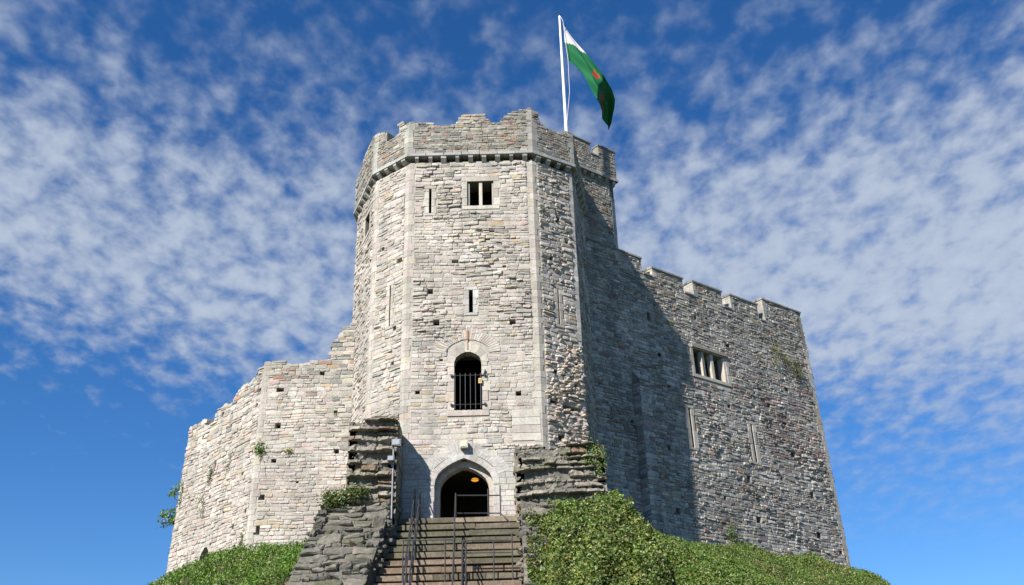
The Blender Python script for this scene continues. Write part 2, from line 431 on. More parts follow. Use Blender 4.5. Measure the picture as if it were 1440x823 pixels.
def quoins(name, parent, A, B, z0, z1, fa=0., fb=0., pal=QUOIN, wide=(.17, .30), h=(.24, .4), proud=.016, skip=None, mat=None):
    """corner stones where face A ends and face B begins"""
    mb = MB(); z = z0; k = 0
    while z < z1 - .05:
        hh = min(rng.uniform(*h), z1 - z)
        la, lb = (wide[1], wide[0]) if k % 2 else (wide[0], wide[1])
        la *= rng.uniform(.7, 1.25); lb *= rng.uniform(.7, 1.25)
        if not (skip and skip(z)):
            za, zb = z + .005, z + hh - .005
            pr = proud + rng.uniform(-.006, .006)
            v = []
            nn = A.n + B.n; nn = nn / (nn @ A.n)
            for zz in (za, zb):
                cA = A.P(A.L, zz)[:2]
                dA = A.d; dB = B.d
                pts = [cA - dA * la + A.n * pr, cA + nn * pr, cA + dB * lb + B.n * pr, cA + dB * lb - B.n * .1, cA - nn * .1, cA - dA * la - A.n * .1]
                v += [(p[0], p[1], zz) for p in pts]
            mb.add(v, [(i, (i + 1) % 6, 6 + (i + 1) % 6, 6 + i) for i in range(6)] + [(5, 4, 1, 0), (4, 3, 2, 1), (6, 7, 10, 11), (7, 8, 9, 10)], pick(pal, 1)[0])
        z += hh; k += 1
    return mb.build(name, mat or M_ASH, parent)

def arch_pts(cu, a, zs, zt, n=9):
    """half widths a, spring zs, apex zt: flattened pointed arch, left spring to right spring"""
    h = zt - zs; t = np.linspace(0, 1, n)
    bx = lambda p0, p1, p2, p3: (1 - t) ** 3 * p0 + 3 * (1 - t) ** 2 * t * p1 + 3 * (1 - t) * t ** 2 * p2 + t ** 3 * p3
    x = bx(a, a * 1.0, a * .60, 0); z = bx(0, h * .50, h * .76, h)
    L = [(cu - p, zs + q) for p, q in zip(x, z)]; Rr = [(cu + p, zs + q) for p, q in zip(x[::-1], z[::-1])]
    return L + Rr[1:]

def arch_ring(mb, face, inner, outer, w0, w1, pal, gap=.006, tone=1.0, merge=1):
    for i in range(0, len(inner) - 1, merge):
        j = min(i + merge, len(inner) - 1)
        def q(p0, p1, g): d = np.array(p1) - np.array(p0); l = np.hypot(*d) + 1e-9; return np.array(p0) + d / l * g
        a0, a1 = q(inner[i], inner[j], gap), q(inner[j], inner[i], gap)
        b0, b1 = q(outer[i], outer[j], gap), q(outer[j], outer[i], gap)
        p = [a0, a1, b1, b0]; jj = rng.uniform(-.004, .004)
        v = [face.P(x[0], x[1], w0) for x in p] + [face.P(x[0], x[1], w1 + jj) for x in p]
        mb.add(v, [(0, 3, 2, 1), (4, 5, 6, 7), (0, 1, 5, 4), (1, 2, 6, 5), (2, 3, 7, 6), (3, 0, 4, 7)], pick(pal, 1)[0] * tone)

def subarc(P, m):
    """resample polyline to m+1 points"""
    P = np.array(P); s = np.concatenate([[0], np.cumsum(np.hypot(*np.diff(P, axis=0).T))]); t = np.linspace(0, s[-1], m + 1)
    return [tuple(x) for x in np.stack([np.interp(t, s, P[:, 0]), np.interp(t, s, P[:, 1])], 1)]

def offset_chain(pts, w):
    pts = [np.array(p, float) for p in pts]; out = []
    for i, p in enumerate(pts):
        ns = []
        if i: d = p - pts[i - 1]; d /= np.hypot(*d); ns.append(np.array([d[1], -d[0]]))
        if i < len(pts) - 1: d = pts[i + 1] - p; d /= np.hypot(*d); ns.append(np.array([d[1], -d[0]]))
        n = sum(ns); n = n / (n @ ns[0]); out.append(p + n * w)
    return out

# ================================================================== GATE TOWER
T3, T2, T1, F0, F1, R1_, D1, D2 = (-7.3, 9.5), (-7.6, 4.8), (-6.2, 1.35), (-4.5, 0), (1.07, 0), (2.93, 1.2), (3.68, 5.14), (3.2, 9.5)
ZS = 16.75
tower = thing('gate_tower', (-2, 3, 0), 'tall pale many-sided stone tower over the arched doorway, with ragged parapet', 'tower')
def tp(o): return keep_world(o, tower)
fF, fL1, fL2, fR1, fD = Face(F0, F1), Face(T1, F0), Face(T2, T1), Face(F1, R1_), Face(R1_, D1)
fB1, fB2, fB3 = Face(T3, T2), Face(D1, D2), Face(D2, T3)
flat = lambda z: (lambda u: z)
def hole(u, z, s=.17, h=None, dep=.4): s *= 1.12; h = (h or s) * 1.1; return (u - s / 2, u + s / 2, z - h / 2, z + h / 2, dep)
DU = 2.42      # axis of the doorway
holesF = [(1.27, 3.57, 0, 2.75, .9), (2.04, 3.16, 4.8, 7.35, None), (2.66, 2.83, 9.15, 10.22, .6), (2.61, 3.80, 14.43, 15.71, None), (.90, 1.01, 14.1, 15.38, .6)]
holesF += [hole(1.01, 10.21, .2), hole(1.29, 8.73, .22), hole(4.5, 8.66, .22), hole(2.07, 11.63, .26, .14), hole(.54, 5.65, .17), hole(4.65, 5.47, .2), hole(4.2, 11.3, .14), hole(3.5, 12.7, .18, .1), hole(1.5, 7.0, .12), hole(3.7, 13.1, .2, .1)]
holesF[0] = (1.27, 3.57, 0, 2.75, 4.6)
exF = [(1.75, 3.45, 4.5, 7.9), (2.35, 4.05, 14.2, 15.95), (.65, 1.26, 13.9, 15.6), (2.45, 3.05, 8.95, 10.4), (0, .26, 0, 17), (5.31, 5.6, 0, 17), (4.35, 5.5, 3.45, 4.75), (0, 5.57, 0, 3.0)]
def palF(u, z):
    if 8 < z < 11.4 and abs(u - 3.1) < 1.1: return PINK
    return None
tp(panel('wall', fF, -.3, flat(ZS + .05), holesF, None, PALE, M_STONE, thick=.9, excl=exF, palf=palF, depth=(.012, .062), gap=.018, mortar=(.43, .40, .345), rough=lambda u, z: (1.15 if z > 8 else .7) * (1 + .5 * math.sin(u * 1.3 + z * .8))))
# smooth dressed masonry round the door, and the patch at the right
mb = MB()
ash = layout(5.57, .0, flat(3.0), [(1.27, 3.57, -1, 2.75)], (.17, .26), (1.4, 3), .6)
for a in ash: block_face(mb, fF, a[0] + .004, a[1] - .004, a[2] + .004, a[3] - .004, -.1, .03 + rng.uniform(0, .012), pick(ASHG, 1)[0])
z = 3.45
while z < 4.7:
    h = .32; block_face(mb, fF, 4.36, 5.5, z + .003, z + h - .003, -.1, .03, pick(PALE, 1)[0]); z += h + .005
tp(mb.build('ashlar', M_ASH, None))
# door arch: outer order, inner order, relieving arch of thin voussoirs
mb = MB()
o_in = arch_pts(DU, 1.15, 1.72, 2.80, 10); o_out = arch_pts(DU, 1.40, 1.72, 3.08, 10)
arch_ring(mb, fF, subarc(o_in, 14), subarc(o_out, 14), -.3, .06, ASHG, .003)
i_in = arch_pts(DU, .97, 1.62, 2.56, 10); i_out = arch_pts(DU, 1.17, 1.62, 2.82, 10)
arch_ring(mb, fF, subarc(i_in, 13), subarc(i_out, 13), -.75, -.26, ASHL, .002)
for sd in (-1, 1):
    z = .2
    while z < 1.62:
        h = min(.36, 1.64 - z)
        a, b = sorted((DU + sd * 1.145, DU + sd * 1.42)); block_face(mb, fF, a, b, z + .003, z + h - .003, -.3, .055, pick(ASHG, 1)[0])
        a, b = sorted((DU + sd * .97, DU + sd * 1.17)); block_face(mb, fF, a, b, z + .003, z + h - .003, -.75, -.26, pick(ASHL, 1)[0])
        z += h
fan_o = arch_pts(DU, 1.95, 1.75, 3.55, 14)
arch_ring(mb, fF, subarc(arch_pts(DU, 1.41, 1.75, 3.10, 14), 42)[4:-4], subarc(fan_o, 42)[4:-4], -.05, .036, ASHG, .005)
tp(mb.build('door_arch', M_ASH, None))
# dark passage lining behind the inner order, window surround
mb = MB()
w_in = arch_pts(2.6, .56, 6.9, 7.38, 8); w_out = arch_pts(2.6, .86, 6.9, 7.85, 8)
arch_ring(mb, fF, subarc(w_in, 7), subarc(w_out, 7), -.45, .04, ASHL, .003)
jambs(mb, fF, 2.04, 3.16, 4.8, 6.9, wide=.3, head=0, seq=.38, sill=False, w1=.038)
block_face(mb, fF, 1.75, 3.45, 4.55, 4.795, -.45, .045, pick(ASHL, 1)[0])
arch_ring(mb, fF, subarc(arch_pts(2.6, .90, 7.3, 7.97, 12), 30), subarc(arch_pts(2.6, 1.35, 7.35, 8.5, 12), 30), -.05, .036, PALE, .008)
b = C(.36, .17, .10); block_face(mb, fF, 2.55, 2.64, 7.9, 8.3, 0, .07, b); block_face(mb, fF, 2.56, 2.62, 7.45, 7.88, 0, .066, C(.40, .25, .17))
win = tp(mb.build('window', M_ASH, None)); win['label'] = 'arched window with a black iron grille above the door'
mb = MB(); W_ = .09
ir = C(.022, .022, .024)
for i in range(6): u = 2.08 + i * .208; mb.tube(fF.P(u, 4.83, W_), fF.P(u, 6.36, W_), .017, ir)
for z in (5.02, 6.28): mb.tube(fF.P(1.92, z, W_ - .02), fF.P(3.3, z, W_ - .02), .018, ir)
for u, z in ((1.93, 6.28), (1.93, 5.02), (3.29, 6.28), (3.29, 5.02)): mb.box(*sum(([p - .04, p + .04] for p in (fF.P(u, z, .05)[0],)), []), -.12, .0, z - .045, z + .045, ir)
mb.tube(fF.P(3.25, 6.30, .08), fF.P(3.32, 6.5, .1), .03, ir)
g = mb.build('grille', M_IRON, None); g.parent = win
mb = MB(); p = fF.P(3.1, 6.02, .12); mb.box(p[0] - .07, p[0] + .07, p[1] - .02, p[1] + .02, 5.9, 6.12, C(.55, .40, .16)); mb.box(p[0] - .03, p[0] + .03, p[1] - .03, p[1] - .01, 5.98, 6.06, C(.3, .2, .08))
g = mb.build('padlock', M_GALV, None); g.parent = win
# two-light window near the top
mb = MB(); jambs(mb, fF, 2.61, 3.8, 14.43, 15.71, wide=.25, head=.24, seq=.42)
jb = [(2.61, 2.72), (3.72, 3.8)]
for a, b_ in jb: block_face(mb, fF, a, b_, 14.45, 15.70, -.35, -.06, C(.40, .38, .33))
tw = tp(mb.build('window', M_ASH, None)); tw['label'] = 'two-light window with a pale mullion near the top'
mb = MB(); block_face(mb, fF, 3.14, 3.29, 14.44, 15.70, -.24, -.04, C(.50, .47, .40)); g = mb.build('mullion', M_ASH, None); g.parent = tw
for nm, f, (a, b_, c, d), pl in (('arrow_slit', fF, (2.66, 2.83, 9.15, 10.22), ASHG), ('arrow_slit', fF, (.90, 1.01, 14.1, 15.38), ASHL), ('arrow_slit', fL1, (1.15, 1.22, 8.9, 10.85), ASHL), ('arrow_slit', fR1, (1.06, 1.13, 8.75, 10.45), ASHL)):
    mb = MB(); jambs(mb, f, a, b_, c, d, wide=.20, head=.16, pal=pl, w1=.03, w0=-.3, seq=.36); tp(mb.build(nm, M_ASH, None))
# left faces
hL1 = [(1.15, 1.22, 8.9, 10.85, .5), hole(1.5, 8.72, .17), hole(1.44, 7.13, .15), hole(.6, 12.9, .16), hole(1.7, 11.9, .3, .22)]
tp(panel('wall', fL1, -.3, flat(ZS), hL1, None, PALE, M_STONE, excl=[(.92, 1.45, 8.7, 11.05), (0, .25, 0, 17), (1.93, 2.2, 0, 17)], depth=(.012, .06), gap=.013, mortar=(.46, .43, .38), jit=.12, tilt=.8))
hL2 = [(1.78, 2.7, 14.72, 15.75, None), hole(2.6, 9.5, .15), hole(1.2, 7.2, .15)]
tp(panel('wall', fL2, -.3, flat(ZS), hL2, None, PALE, M_STONE, excl=[(1.5, 2.95, 14.5, 16), (3.45, 3.8, 0, 17)], depth=(.012, .065), gap=.013, mortar=(.46, .43, .38), jit=.12, tilt=.8))
mb = MB(); jambs(mb, fL2, 1.78, 2.7, 14.72, 15.75, wide=.25, head=.22, seq=.4); tp(mb.build('window', M_ASH, None))
# right face: ruined patch of tumbled core in the lower half
def roughR(u, z):
    if 3.2 < z < 7.9 and u > .45 + .3 * math.sin(z * 2.7): return 2.0
    if 11.3 < z < 16 and u > .2: return 1.3
    return 1.15
hR1 = [(1.06, 1.13, 8.75, 10.45, .5), (1.05, 2.0, 4.92, 5.14, .3), hole(1.9, 7.1, .26, .22), hole(1.3, 14.0, .2, .3), hole(.75, 6.5, .22), hole(.6, 5.3, .28, .35), hole(.9, 3.7, .3, .25), hole(1.7, 12.9, .15), hole(.8, 11.9, .14), hole(1.7, 6.0, .22)]
tp(panel('wall', fR1, -.3, flat(ZS), hR1, None, PINK, M_STONE, excl=[(.85, 1.35, 8.6, 10.6), (0, .25, 0, 17), (1.98, 2.25, 8.2, 17)], depth=(.015, .065), jit=.13, tilt=.9, asp=(1.1, 2.8), rough=roughR, gap=.02, palf=lambda u, z: PALE if z > 8 else None))
tp(panel('wall', fD, -.3, flat(ZS + .32), [], None, MIXD, M_GREY, excl=[(0, .2, 8, 17), (2.75, 3.1, 0, 17)], depth=(.015, .06)))
for f in (fB1, fB2, fB3): tp(panel('wall', f, -.3, flat(ZS + .32), [], None, MIXD, M_GREY, hr=(.2, .4)))
tp(quoins('quoins', None, fL1, fF, 0, ZS)); tp(quoins('quoins', None, fF, fR1, 3.0, ZS)); tp(quoins('quoins', None, fL2, fL1, 0, ZS))
tp(quoins('quoins', None, fR1, fD, 8.2, ZS, wide=(.2, .3), pal=PALE)); tp(quoins('quoins', None, fD, fB2, 0, ZS, wide=(.25, .36), pal=LICH))
tp(quoins('quoins', None, fB1, fL2, 0, ZS, wide=(.2, .3)))

# boulders of the ruined core
def blob(mb, c, r, col, sq=(1, 1, .75)):
    import bmesh
    bm = bmesh.new(); bmesh.ops.create_icosphere(bm, subdivisions=1, radius=1)
    v = np.array([q.co[:] for q in bm.verts]); f = [tuple(x.index for x in q.verts) for q in bm.faces]; bm.free()
    v = v * (1 + rng.uniform(-.22, .22, (len(v), 1))) * np.array(sq) * r
    a = rng.uniform(0, 6.28); ca, sa = math.cos(a), math.sin(a); v[:, :2] = v[:, :2] @ np.array([[ca, -sa], [sa, ca]])
    mb.add(v + np.array(c), f, col)
mb = MB()
for i in range(330):
    z = rng.uniform(3.1, 7.7); u0_ = .62 + .33 * math.sin(z * 2.1) + .22 * math.sin(z * 5.3) + max(0, z - 6) * .35; u = rng.uniform(u0_, 2.12)
    if u0_ > 2.0 or (4.9 < z < 5.2 and u > 1): continue
    r = rng.uniform(.045, .15) ; blob(mb, fR1.P(u, z, rng.uniform(-.03, .06)), r, pick(PINK if rng.random() < .8 else PALE, 1)[0] * C(1.05, .98, .92), (1.25, 1, .62))
for i in range(26):
    z = rng.uniform(11.6, 16.2); u = rng.uniform(.3, 1.9); blob(mb, fR1.P(u, z, .02), rng.uniform(.04, .08), pick(PALE, 1)[0], (1.3, 1, .6))
tp(mb.build('tumbled_core', M_STONE, None))['kind'] = 'stuff'

# string course, corbels and parapet
chain = [T3, T2, T1, F0, F1, R1_, D1]
base = offset_chain(chain, 0.); par = offset_chain(chain, .16); strg = offset_chain(chain, .235); deep = offset_chain(chain, -.62)
mb = MB()
for i in range(len(chain) - 1):
    for j in range(1):
        a, b_ = strg[i], strg[i + 1]; a2, b2 = base[i], base[i + 1]
        n = max(1, int(np.hypot(*(b_ - a)) / .75))
        for k in range(n):
            t0, t1 = k / n, (k + 1) / n; e = .0025
            a2, b2 = deep[i], deep[i + 1]; p = [a + (b_ - a) * (t0 + e), a + (b_ - a) * (t1 - e), a2 + (b2 - a2) * (t1 - e), a2 + (b2 - a2) * (t0 + e)]
            dz = rng.uniform(-.01, .01)
            mb.hexa([(q[0], q[1], 17.05 + dz) for q in p] + [(q[0], q[1], 17.19 + dz) for q in p], pick([(C(.42, .43, .41), 1), (C(.36, .37, .35), 1)], 1)[0])
tp(mb.build('string_course', M_ASH, None))
for i in range(1, len(chain) - 1):
    f = Face(base[i], base[i + 1])
    n = max(2, int(round(f.L / .60)))
    for k in range(n):
        u = (k + .5) * f.L / n + rng.uniform(-.02, .02); h = rng.uniform(.22, .31); w = rng.uniform(.08, .125)
        mb = MB(); c = pick(LICHQ, 1)[0]
        us = [u - w, u + w, u + w, u - w]; ws = [.20, .20, -.3, -.3]; wl = [.06, .06, -.3, -.3]
        mb.hexa([f.P(a, 17.05 - h, q) for a, q in zip(us, wl)] + [f.P(a, 17.05 - h * .45, q) for a, q in zip(us, ws)], c)
        mb.hexa([f.P(a, 17.05 - h * .45, q) for a, q in zip(us, ws)] + [f.P(a, 17.048, q) for a, q in zip(us, ws)], c)
        tp(mb.build('corbel', M_GREY, None))
profs = [[(0, 19.0), (4.8, 19.2)], [(0, 19.0), (1.1, 19.1), (1.3, 19.4), (2.7, 19.55), (3.7, 19.35), (3.9, 19.3)],
         [(0, 19.35), (.55, 19.22), (.72, 19.1), (.82, 18.55), (1.2, 18.5), (1.52, 18.68), (1.56, 19.15), (1.85, 19.2), (1.9, 18.95), (2.25, 18.95)],
         [(0, 18.95), (.15, 19.02), (.2, 18.92), (.95, 18.92), (1.05, 18.78), (1.5, 18.72), (2.2, 18.78), (2.42, 19.2), (2.5, 19.36), (3.45, 19.34), (3.55, 19.05), (3.75, 18.74), (4.25, 18.8), (4.35, 19.0), (4.7, 19.1), (4.9, 19.45), (5.2, 19.5), (5.6, 19.62)],
         [(0, 19.6), (.2, 19.35), (.35, 19.3), (.55, 18.98), (1.1, 18.72), (1.75, 18.7), (1.85, 18.98), (2.2, 19.05)], [(0, 19.0), (.4, 18.7), (3.2, 18.65)]]
for i in range(len(chain) - 1):
    f = Face(par[i], par[i + 1]); pf = rag(prof(profs[i]), .035, .28)
    ex = []
    if 1 <= i <= 4: ex = [(0, .22, 17, 18.5), (f.L - .22, f.L, 17, 18.5)]
    o = panel('parapet', f, 17.19, pf, [], None, LICH, M_GREY, thick=.5, excl=ex, hr=(.09, .17), asp=(1.4, 3.6), depth=(.01, .05), warpk=.015, mortar=(.33, .31, .27)); tp(o)
pfs = [Face(par[i], par[i + 1]) for i in range(len(chain) - 1)]
for i in (1, 2, 3, 4):
    if i < 4 or True: tp(quoins('quoins', None, pfs[i], pfs[i + 1] if i + 1 < len(pfs) else pfs[i], 17.19, {1: 19.3, 2: 18.9, 3: 19.5, 4: 19.0}[i], pal=LICHQ, wide=(.22, .3), h=(.28, .42), proud=.03))
mb = MB(); poly = [T3, T2, T1, F0, F1, R1_, D1, D2]
inn = offset_chain(poly + [T3], -.3)[:-1]
for zz in (17.3,): mb.add([(p[0], p[1], zz) for p in inn], [tuple(range(len(inn)))], C(.14, .14, .13))
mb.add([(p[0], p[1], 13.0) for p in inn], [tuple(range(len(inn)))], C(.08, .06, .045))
tp(mb.build('roof', M_GREY, None))

# ------------------------------------------------------------------ ruined stubs of the forebuilding
stub_rock = dict(pal=ROCK, mat=M_DARK, hr=(.2, .40), asp=(1.6, 4.2), wmax=1.5, depth=(.03, .34), gap=.05, jit=.13, mortar=(.07, .065, .055), tilt=.9, warpk=.06)
def vnoise(x, y, seed=0):
    xi, yi = np.floor(x).astype(int), np.floor(y).astype(int); fx, fy = x - xi, y - yi
    h = lambda a, b_: ((np.sin(a * 127.1 + b_ * 311.7 + seed * 74.7) * 43758.5453) % 1.0)
    fx = fx * fx * (3 - 2 * fx); fy = fy * fy * (3 - 2 * fy)
    return (h(xi, yi) * (1 - fx) + h(xi + 1, yi) * fx) * (1 - fy) + (h(xi, yi + 1) * (1 - fx) + h(xi + 1, yi + 1) * fx) * fy
def fbm(x, y, o=4, seed=0):
    a, t, k = 0, 0, 1.
    for i in range(o): a = a + k * vnoise(x * 2 ** i, y * 2 ** i, seed + i); t += k; k *= .55
    return a / t
def crag(mb, f, z0, prf, seed, amp=.40, course=(.13, .58)):
    """torn wall end: rough courses whose undersides overhang the recess below them"""
    du = .028; us = np.arange(-.04, f.L + .05, du); zm = max(prf(u) for u in us)
    zs = np.arange(z0, zm, .028)
    U, Z = np.meshgrid(us, zs)
    top = np.array([prf(u) for u in us]) + (fbm(us * 2.2, us * 0, 3, seed) - .5) * .35
    Zt = np.minimum(Z, top[None])
    blk = np.floor(U * 1.15 + .9 * vnoise(U * .7, Zt * 1.1, seed + 21)); zz = Zt + (fbm(U * .8, Zt * .4, 4, seed + 3) - .5) * .16 + (((np.sin(blk * 45.3 + seed) * 9713.3) % 1.0) - .5) * .17
    lines = [z0 - .1]
    n_ = 0
    while lines[-1] < zm + .5: lines.append(lines[-1] + (rng.uniform(.16, .30) if n_ % 2 else rng.uniform(.14, .34))); n_ += 1
    lines = np.array(lines); k = np.clip(np.searchsorted(lines, zz) - 1, 0, len(lines) - 2)
    fr = (zz - lines[k]) / (lines[k + 1] - lines[k])
    run = vnoise(U * 1.1 + k * 7.3, k * 3.1 + .5, seed + 9)
    jw = U + .3 * vnoise(U * 2, Z * 3, seed); cell = np.floor(jw * (1.3 + (k % 3) * .5) + k * .37)
    cj = ((np.sin(cell * 12.9 + k * 78.2 + seed) * 43758.5) % 1.0)
    flat_ = (np.sin(k * 91.7 + blk * 5.3 + seed) * 4371.1) % 1.0
    dep = amp * (.18 + .82 * np.clip(run * .7 + cj * .5, 0, 1)) * np.where(k % 2 == 0, .14 + .75 * (flat_ > .78), np.where(flat_ < .24, .3, 1.15))
    W = dep * (1 - fr) ** .55 * np.clip(fr * 12, .0, 1) + (fbm(U * 2.2, Zt * 3.4, 5, seed + 5) - .5) * .28 + (fbm(U * 8, Zt * 10, 3, seed + 8) - .5) * .10
    cf = (jw * (1.3 + (k % 3) * .5) + k * .37) % 1.0; W = W - .10 * np.clip(1 - np.minimum(cf, 1 - cf) * 14, 0, 1)
    edge = np.minimum(U + .04, f.L + .04 - U); W = W * np.clip(edge * 6, .45, 1) 
    pal = np.array([p[0] for p in ROCKL]); ci = ((cj * 97.3) % 1.0 * len(pal)).astype(int)
    col = pal[ci] * (.35 + 1.0 * fbm(U * 3, Zt * 4, 4, seed + 2))[..., None]
    V = f.P(U, Zt, W).reshape(-1, 3); nx_, nz_ = len(us), len(zs)
    I_ = (np.arange(nz_ - 1)[:, None] * nx_ + np.arange(nx_ - 1)[None]); I_ = I_.ravel()
    mb.add(V, np.stack([I_, I_ + 1, I_ + 1 + nx_, I_ + nx_], 1), col.reshape(-1, 3))
ROCKL = [(C(.27, .26, .235), 4), (C(.22, .215, .195), 4), (C(.33, .315, .28), 3), (C(.27, .2, .15), 1.2), (C(.2, .2, .16), 2), (C(.30, .28, .25), 1), (C(.24, .235, .22), 1)]
ROCKL = [(c * WARM, w) for c, w in ROCKL] 
def stub(label, x0, x1, y0, y1, z0, prf, nled, z1):
    s = thing('ruined_wall', ((x0 + x1) / 2, (y0 + y1) / 2, z0), label, 'ruined wall')
    fr = Face((x0, y0), (x1, y0)); rt = Face((x1, y0), (x1, y1)); lf = Face((x0, y1), (x0, y0))
    k = dict(stub_rock); pal = k.pop('pal'); mat = k.pop('mat')
    mb = MB(); backing(mb, fr, z0, lambda u: prf(u) - .12, [], y1 - y0 - .05, C(.2, .19, .17)); crag(mb, fr, z0, prf, nled); keep_world(mb.build('end_face', mat, None), s)
    k['depth'] = (.02, .10); k['gap'] = .02; pal = ROCKL; k['mortar'] = (.2, .19, .17)
    keep_world(panel('side_face', rt, z0, flat(prf(fr.L) - .1), [], None, pal, mat, thick=.3, **k), s)
    keep_world(panel('side_face', lf, z0, flat(prf(0) - .1), [], None, pal, mat, thick=.3, **k), s)
    return s
stub('dark craggy ruined wall end left of the steps, with jagged stone ledges', -6.36, -4.56, -1.55, .0, -1.2, prof([(0, 3.8), (.4, 3.85), (.8, 3.98), (1.4, 4.1), (1.7, 4.05), (1.8, 3.9)]), 9, 3.7)
stub('dark ruined wall end right of the door, topped by pale rubble and ivy', -.02, 3.35, -.95, .6, -1.2, prof([(0, 2.95), (1.6, 2.85), (1.7, 3.0), (2.6, 2.9), (3.3, 2.95)]), 6, 2.8)

# ================================================================== LEFT CURTAIN (ruined shell wall)
INSIDE = 1.0
lw = thing('shell_wall', (-11, 6, 0), 'pale rubble curtain wall left of the tower with broken sloping top', 'wall')
fKA, fKB = Face((-11.4, 4.0), (-7.3, 4.0)), Face((-16.5, 9.2), (-11.4, 4.0), 0, 8, a1=(-16.05, 8.74), b1=(-11.3, 4.0))
pa = rag(prof([(0, 8.75), (.3, 8.85), (1.0, 8.72), (1.6, 8.7), (3.0, 8.9), (3.1, 9.1), (3.2, 9.7), (3.35, 10.15), (3.7, 10.5), (4.1, 10.9)]), .06)
pb = rag(prof([(0, 7.45), (1.5, 7.5), (1.7, 7.2), (2.5, 7.15), (3.1, 7.75), (3.6, 7.8), (4.0, 7.6), (4.6, 8.0), (5.2, 8.25), (6.3, 8.35), (6.6, 8.6), (7.3, 8.75)]), .08)
hA = [hole(2.67, 8.22, .2), hole(.82, 7.48, .3, .2), hole(.86, 5.77, .22), hole(.8, 4.14, .2), hole(.42, 2.55, .22), hole(.33, 1.15, .22, .34), hole(3.52, 4.51, .2), hole(3.39, 6.32, .16), hole(1.15, 7.35, .14, .1), hole(1.9, 3.2, .1)]
sA = rng.uniform
def holes_rand(f, n, z0, z1, u0, u1, s=(.1, .18)):
    return [hole(rng.uniform(u0, u1), rng.uniform(z0, z1), rng.uniform(*s), rng.uniform(*s), .3) for _ in range(n)]
sc = fKB.L / 7.0
hB = [(3.0 * sc, 3.85 * sc, -.2, 1.15, 1.0), hole(3.24 * sc, 4.86, .14, .5), hole(3.17 * sc, 3.37, .16), hole(3.3 * sc, 7.3, .2), hole(6.6 * sc, 7.6, .25, .2), hole(6.5 * sc, 6.9, .16), hole(5.9 * sc, 3.9, .16, .2),
      hole(5.6 * sc, 1.6, .16, .22), hole(4.6 * sc, 2.4, .14), hole(1.6 * sc, 6.6, .14), hole(.8 * sc, 5.6, .12), hole(1.0 * sc, 3.1, .14), hole(2.1 * sc, 1.9, .14), hole(4.9 * sc, 5.0, .12), hole(2.4 * sc, 5.6, .12), hole(4.3 * sc, 6.5, .13), hole(6.5 * sc, 2.1, .13, .2), hole(.7 * sc, 1.7, .13)]
pl = lambda u, z: LICH if z > 7.9 + .5 * math.sin(u * 1.3) and rng.random() < .75 else None
keep_world(panel('wall', fKA, -.6, pa, hA, None, PINK, M_STONE, thick=1.2, excl=[(0, .25, 0, 8.4)], palf=lambda u, z: LICH if rng.random() < min(.9, max(0, (z - 6.8) * .3) + max(0, u - 2.4) * .35 * (z > 4.5)) else None, depth=(.01, .045), gap=.013, mortar=(.44, .41, .36)), lw)
keep_world(panel('wall', fKB, -.8, pb, hB, None, PINK, M_STONE, thick=1.2, excl=[(fKB.L - .25, fKB.L, 0, 8.4)], palf=lambda u, z: LICH if rng.random() < min(.6, max(0, (z - 5.6) * .25)) else None, depth=(.012, .06), gap=.014, mortar=(.44, .41, .36), jit=.12), lw)
keep_world(panel('wall', Face((-17.6, 15.5), (-16.5, 9.2), 0, 8, a1=(-17.2, 15.3), b1=(-16.05, 8.74)), -.8, flat(7.3), [], None, PINK, M_STONE, thick=1.0, hr=(.18, .35)), lw)
keep_world(quoins('quoins', None, fKB, fKA, 0, 8.5, wide=(.16, .28), h=(.22, .34), proud=.02), lw)
mb = MB(); ap = arch_pts(3.43 * sc, .43 * sc, .45, 1.15, 6); aq = arch_pts(3.43 * sc, .62 * sc, .45, 1.4, 6)
arch_ring(mb, fKB, subarc(ap, 7), subarc(aq, 7), -.3, .03, ASHL, .004); keep_world(mb.build('door_arch', M_ASH, None), lw)

# ================================================================== RIGHT BATTLEMENTED RANGE
rw = thing('battlemented_wall', (10, 9.5, 0), 'tall grey rubble keep wall right of the tower with square battlements, partly shaded', 'wall')
KS = 1.0224; KZ = .2          # size of this range against the survey figures used below
def kz_(z): return z * KS + KZ
class KFace(Face):
    def __init__(s, a, b, z0=0, z1=1, a1=None, b1=None):
        Face.__init__(s, a, b, z0, z1, a1, b1); s.L = s.L / KS
    def P(s, u, z, w=0.):
        p = Face.P(s, u, z, w); p[..., 2] = p[..., 2] * KS + KZ; return p
KA0 = np.array((3.68, 5.14)); kd = np.array((math.sin(R_(52.7)), math.cos(R_(52.7))))
KL = 17.0
fKR = KFace(KA0, KA0 + kd * KL * KS, -1, 15, a1=KA0, b1=KA0 + kd * 16.28 * KS)
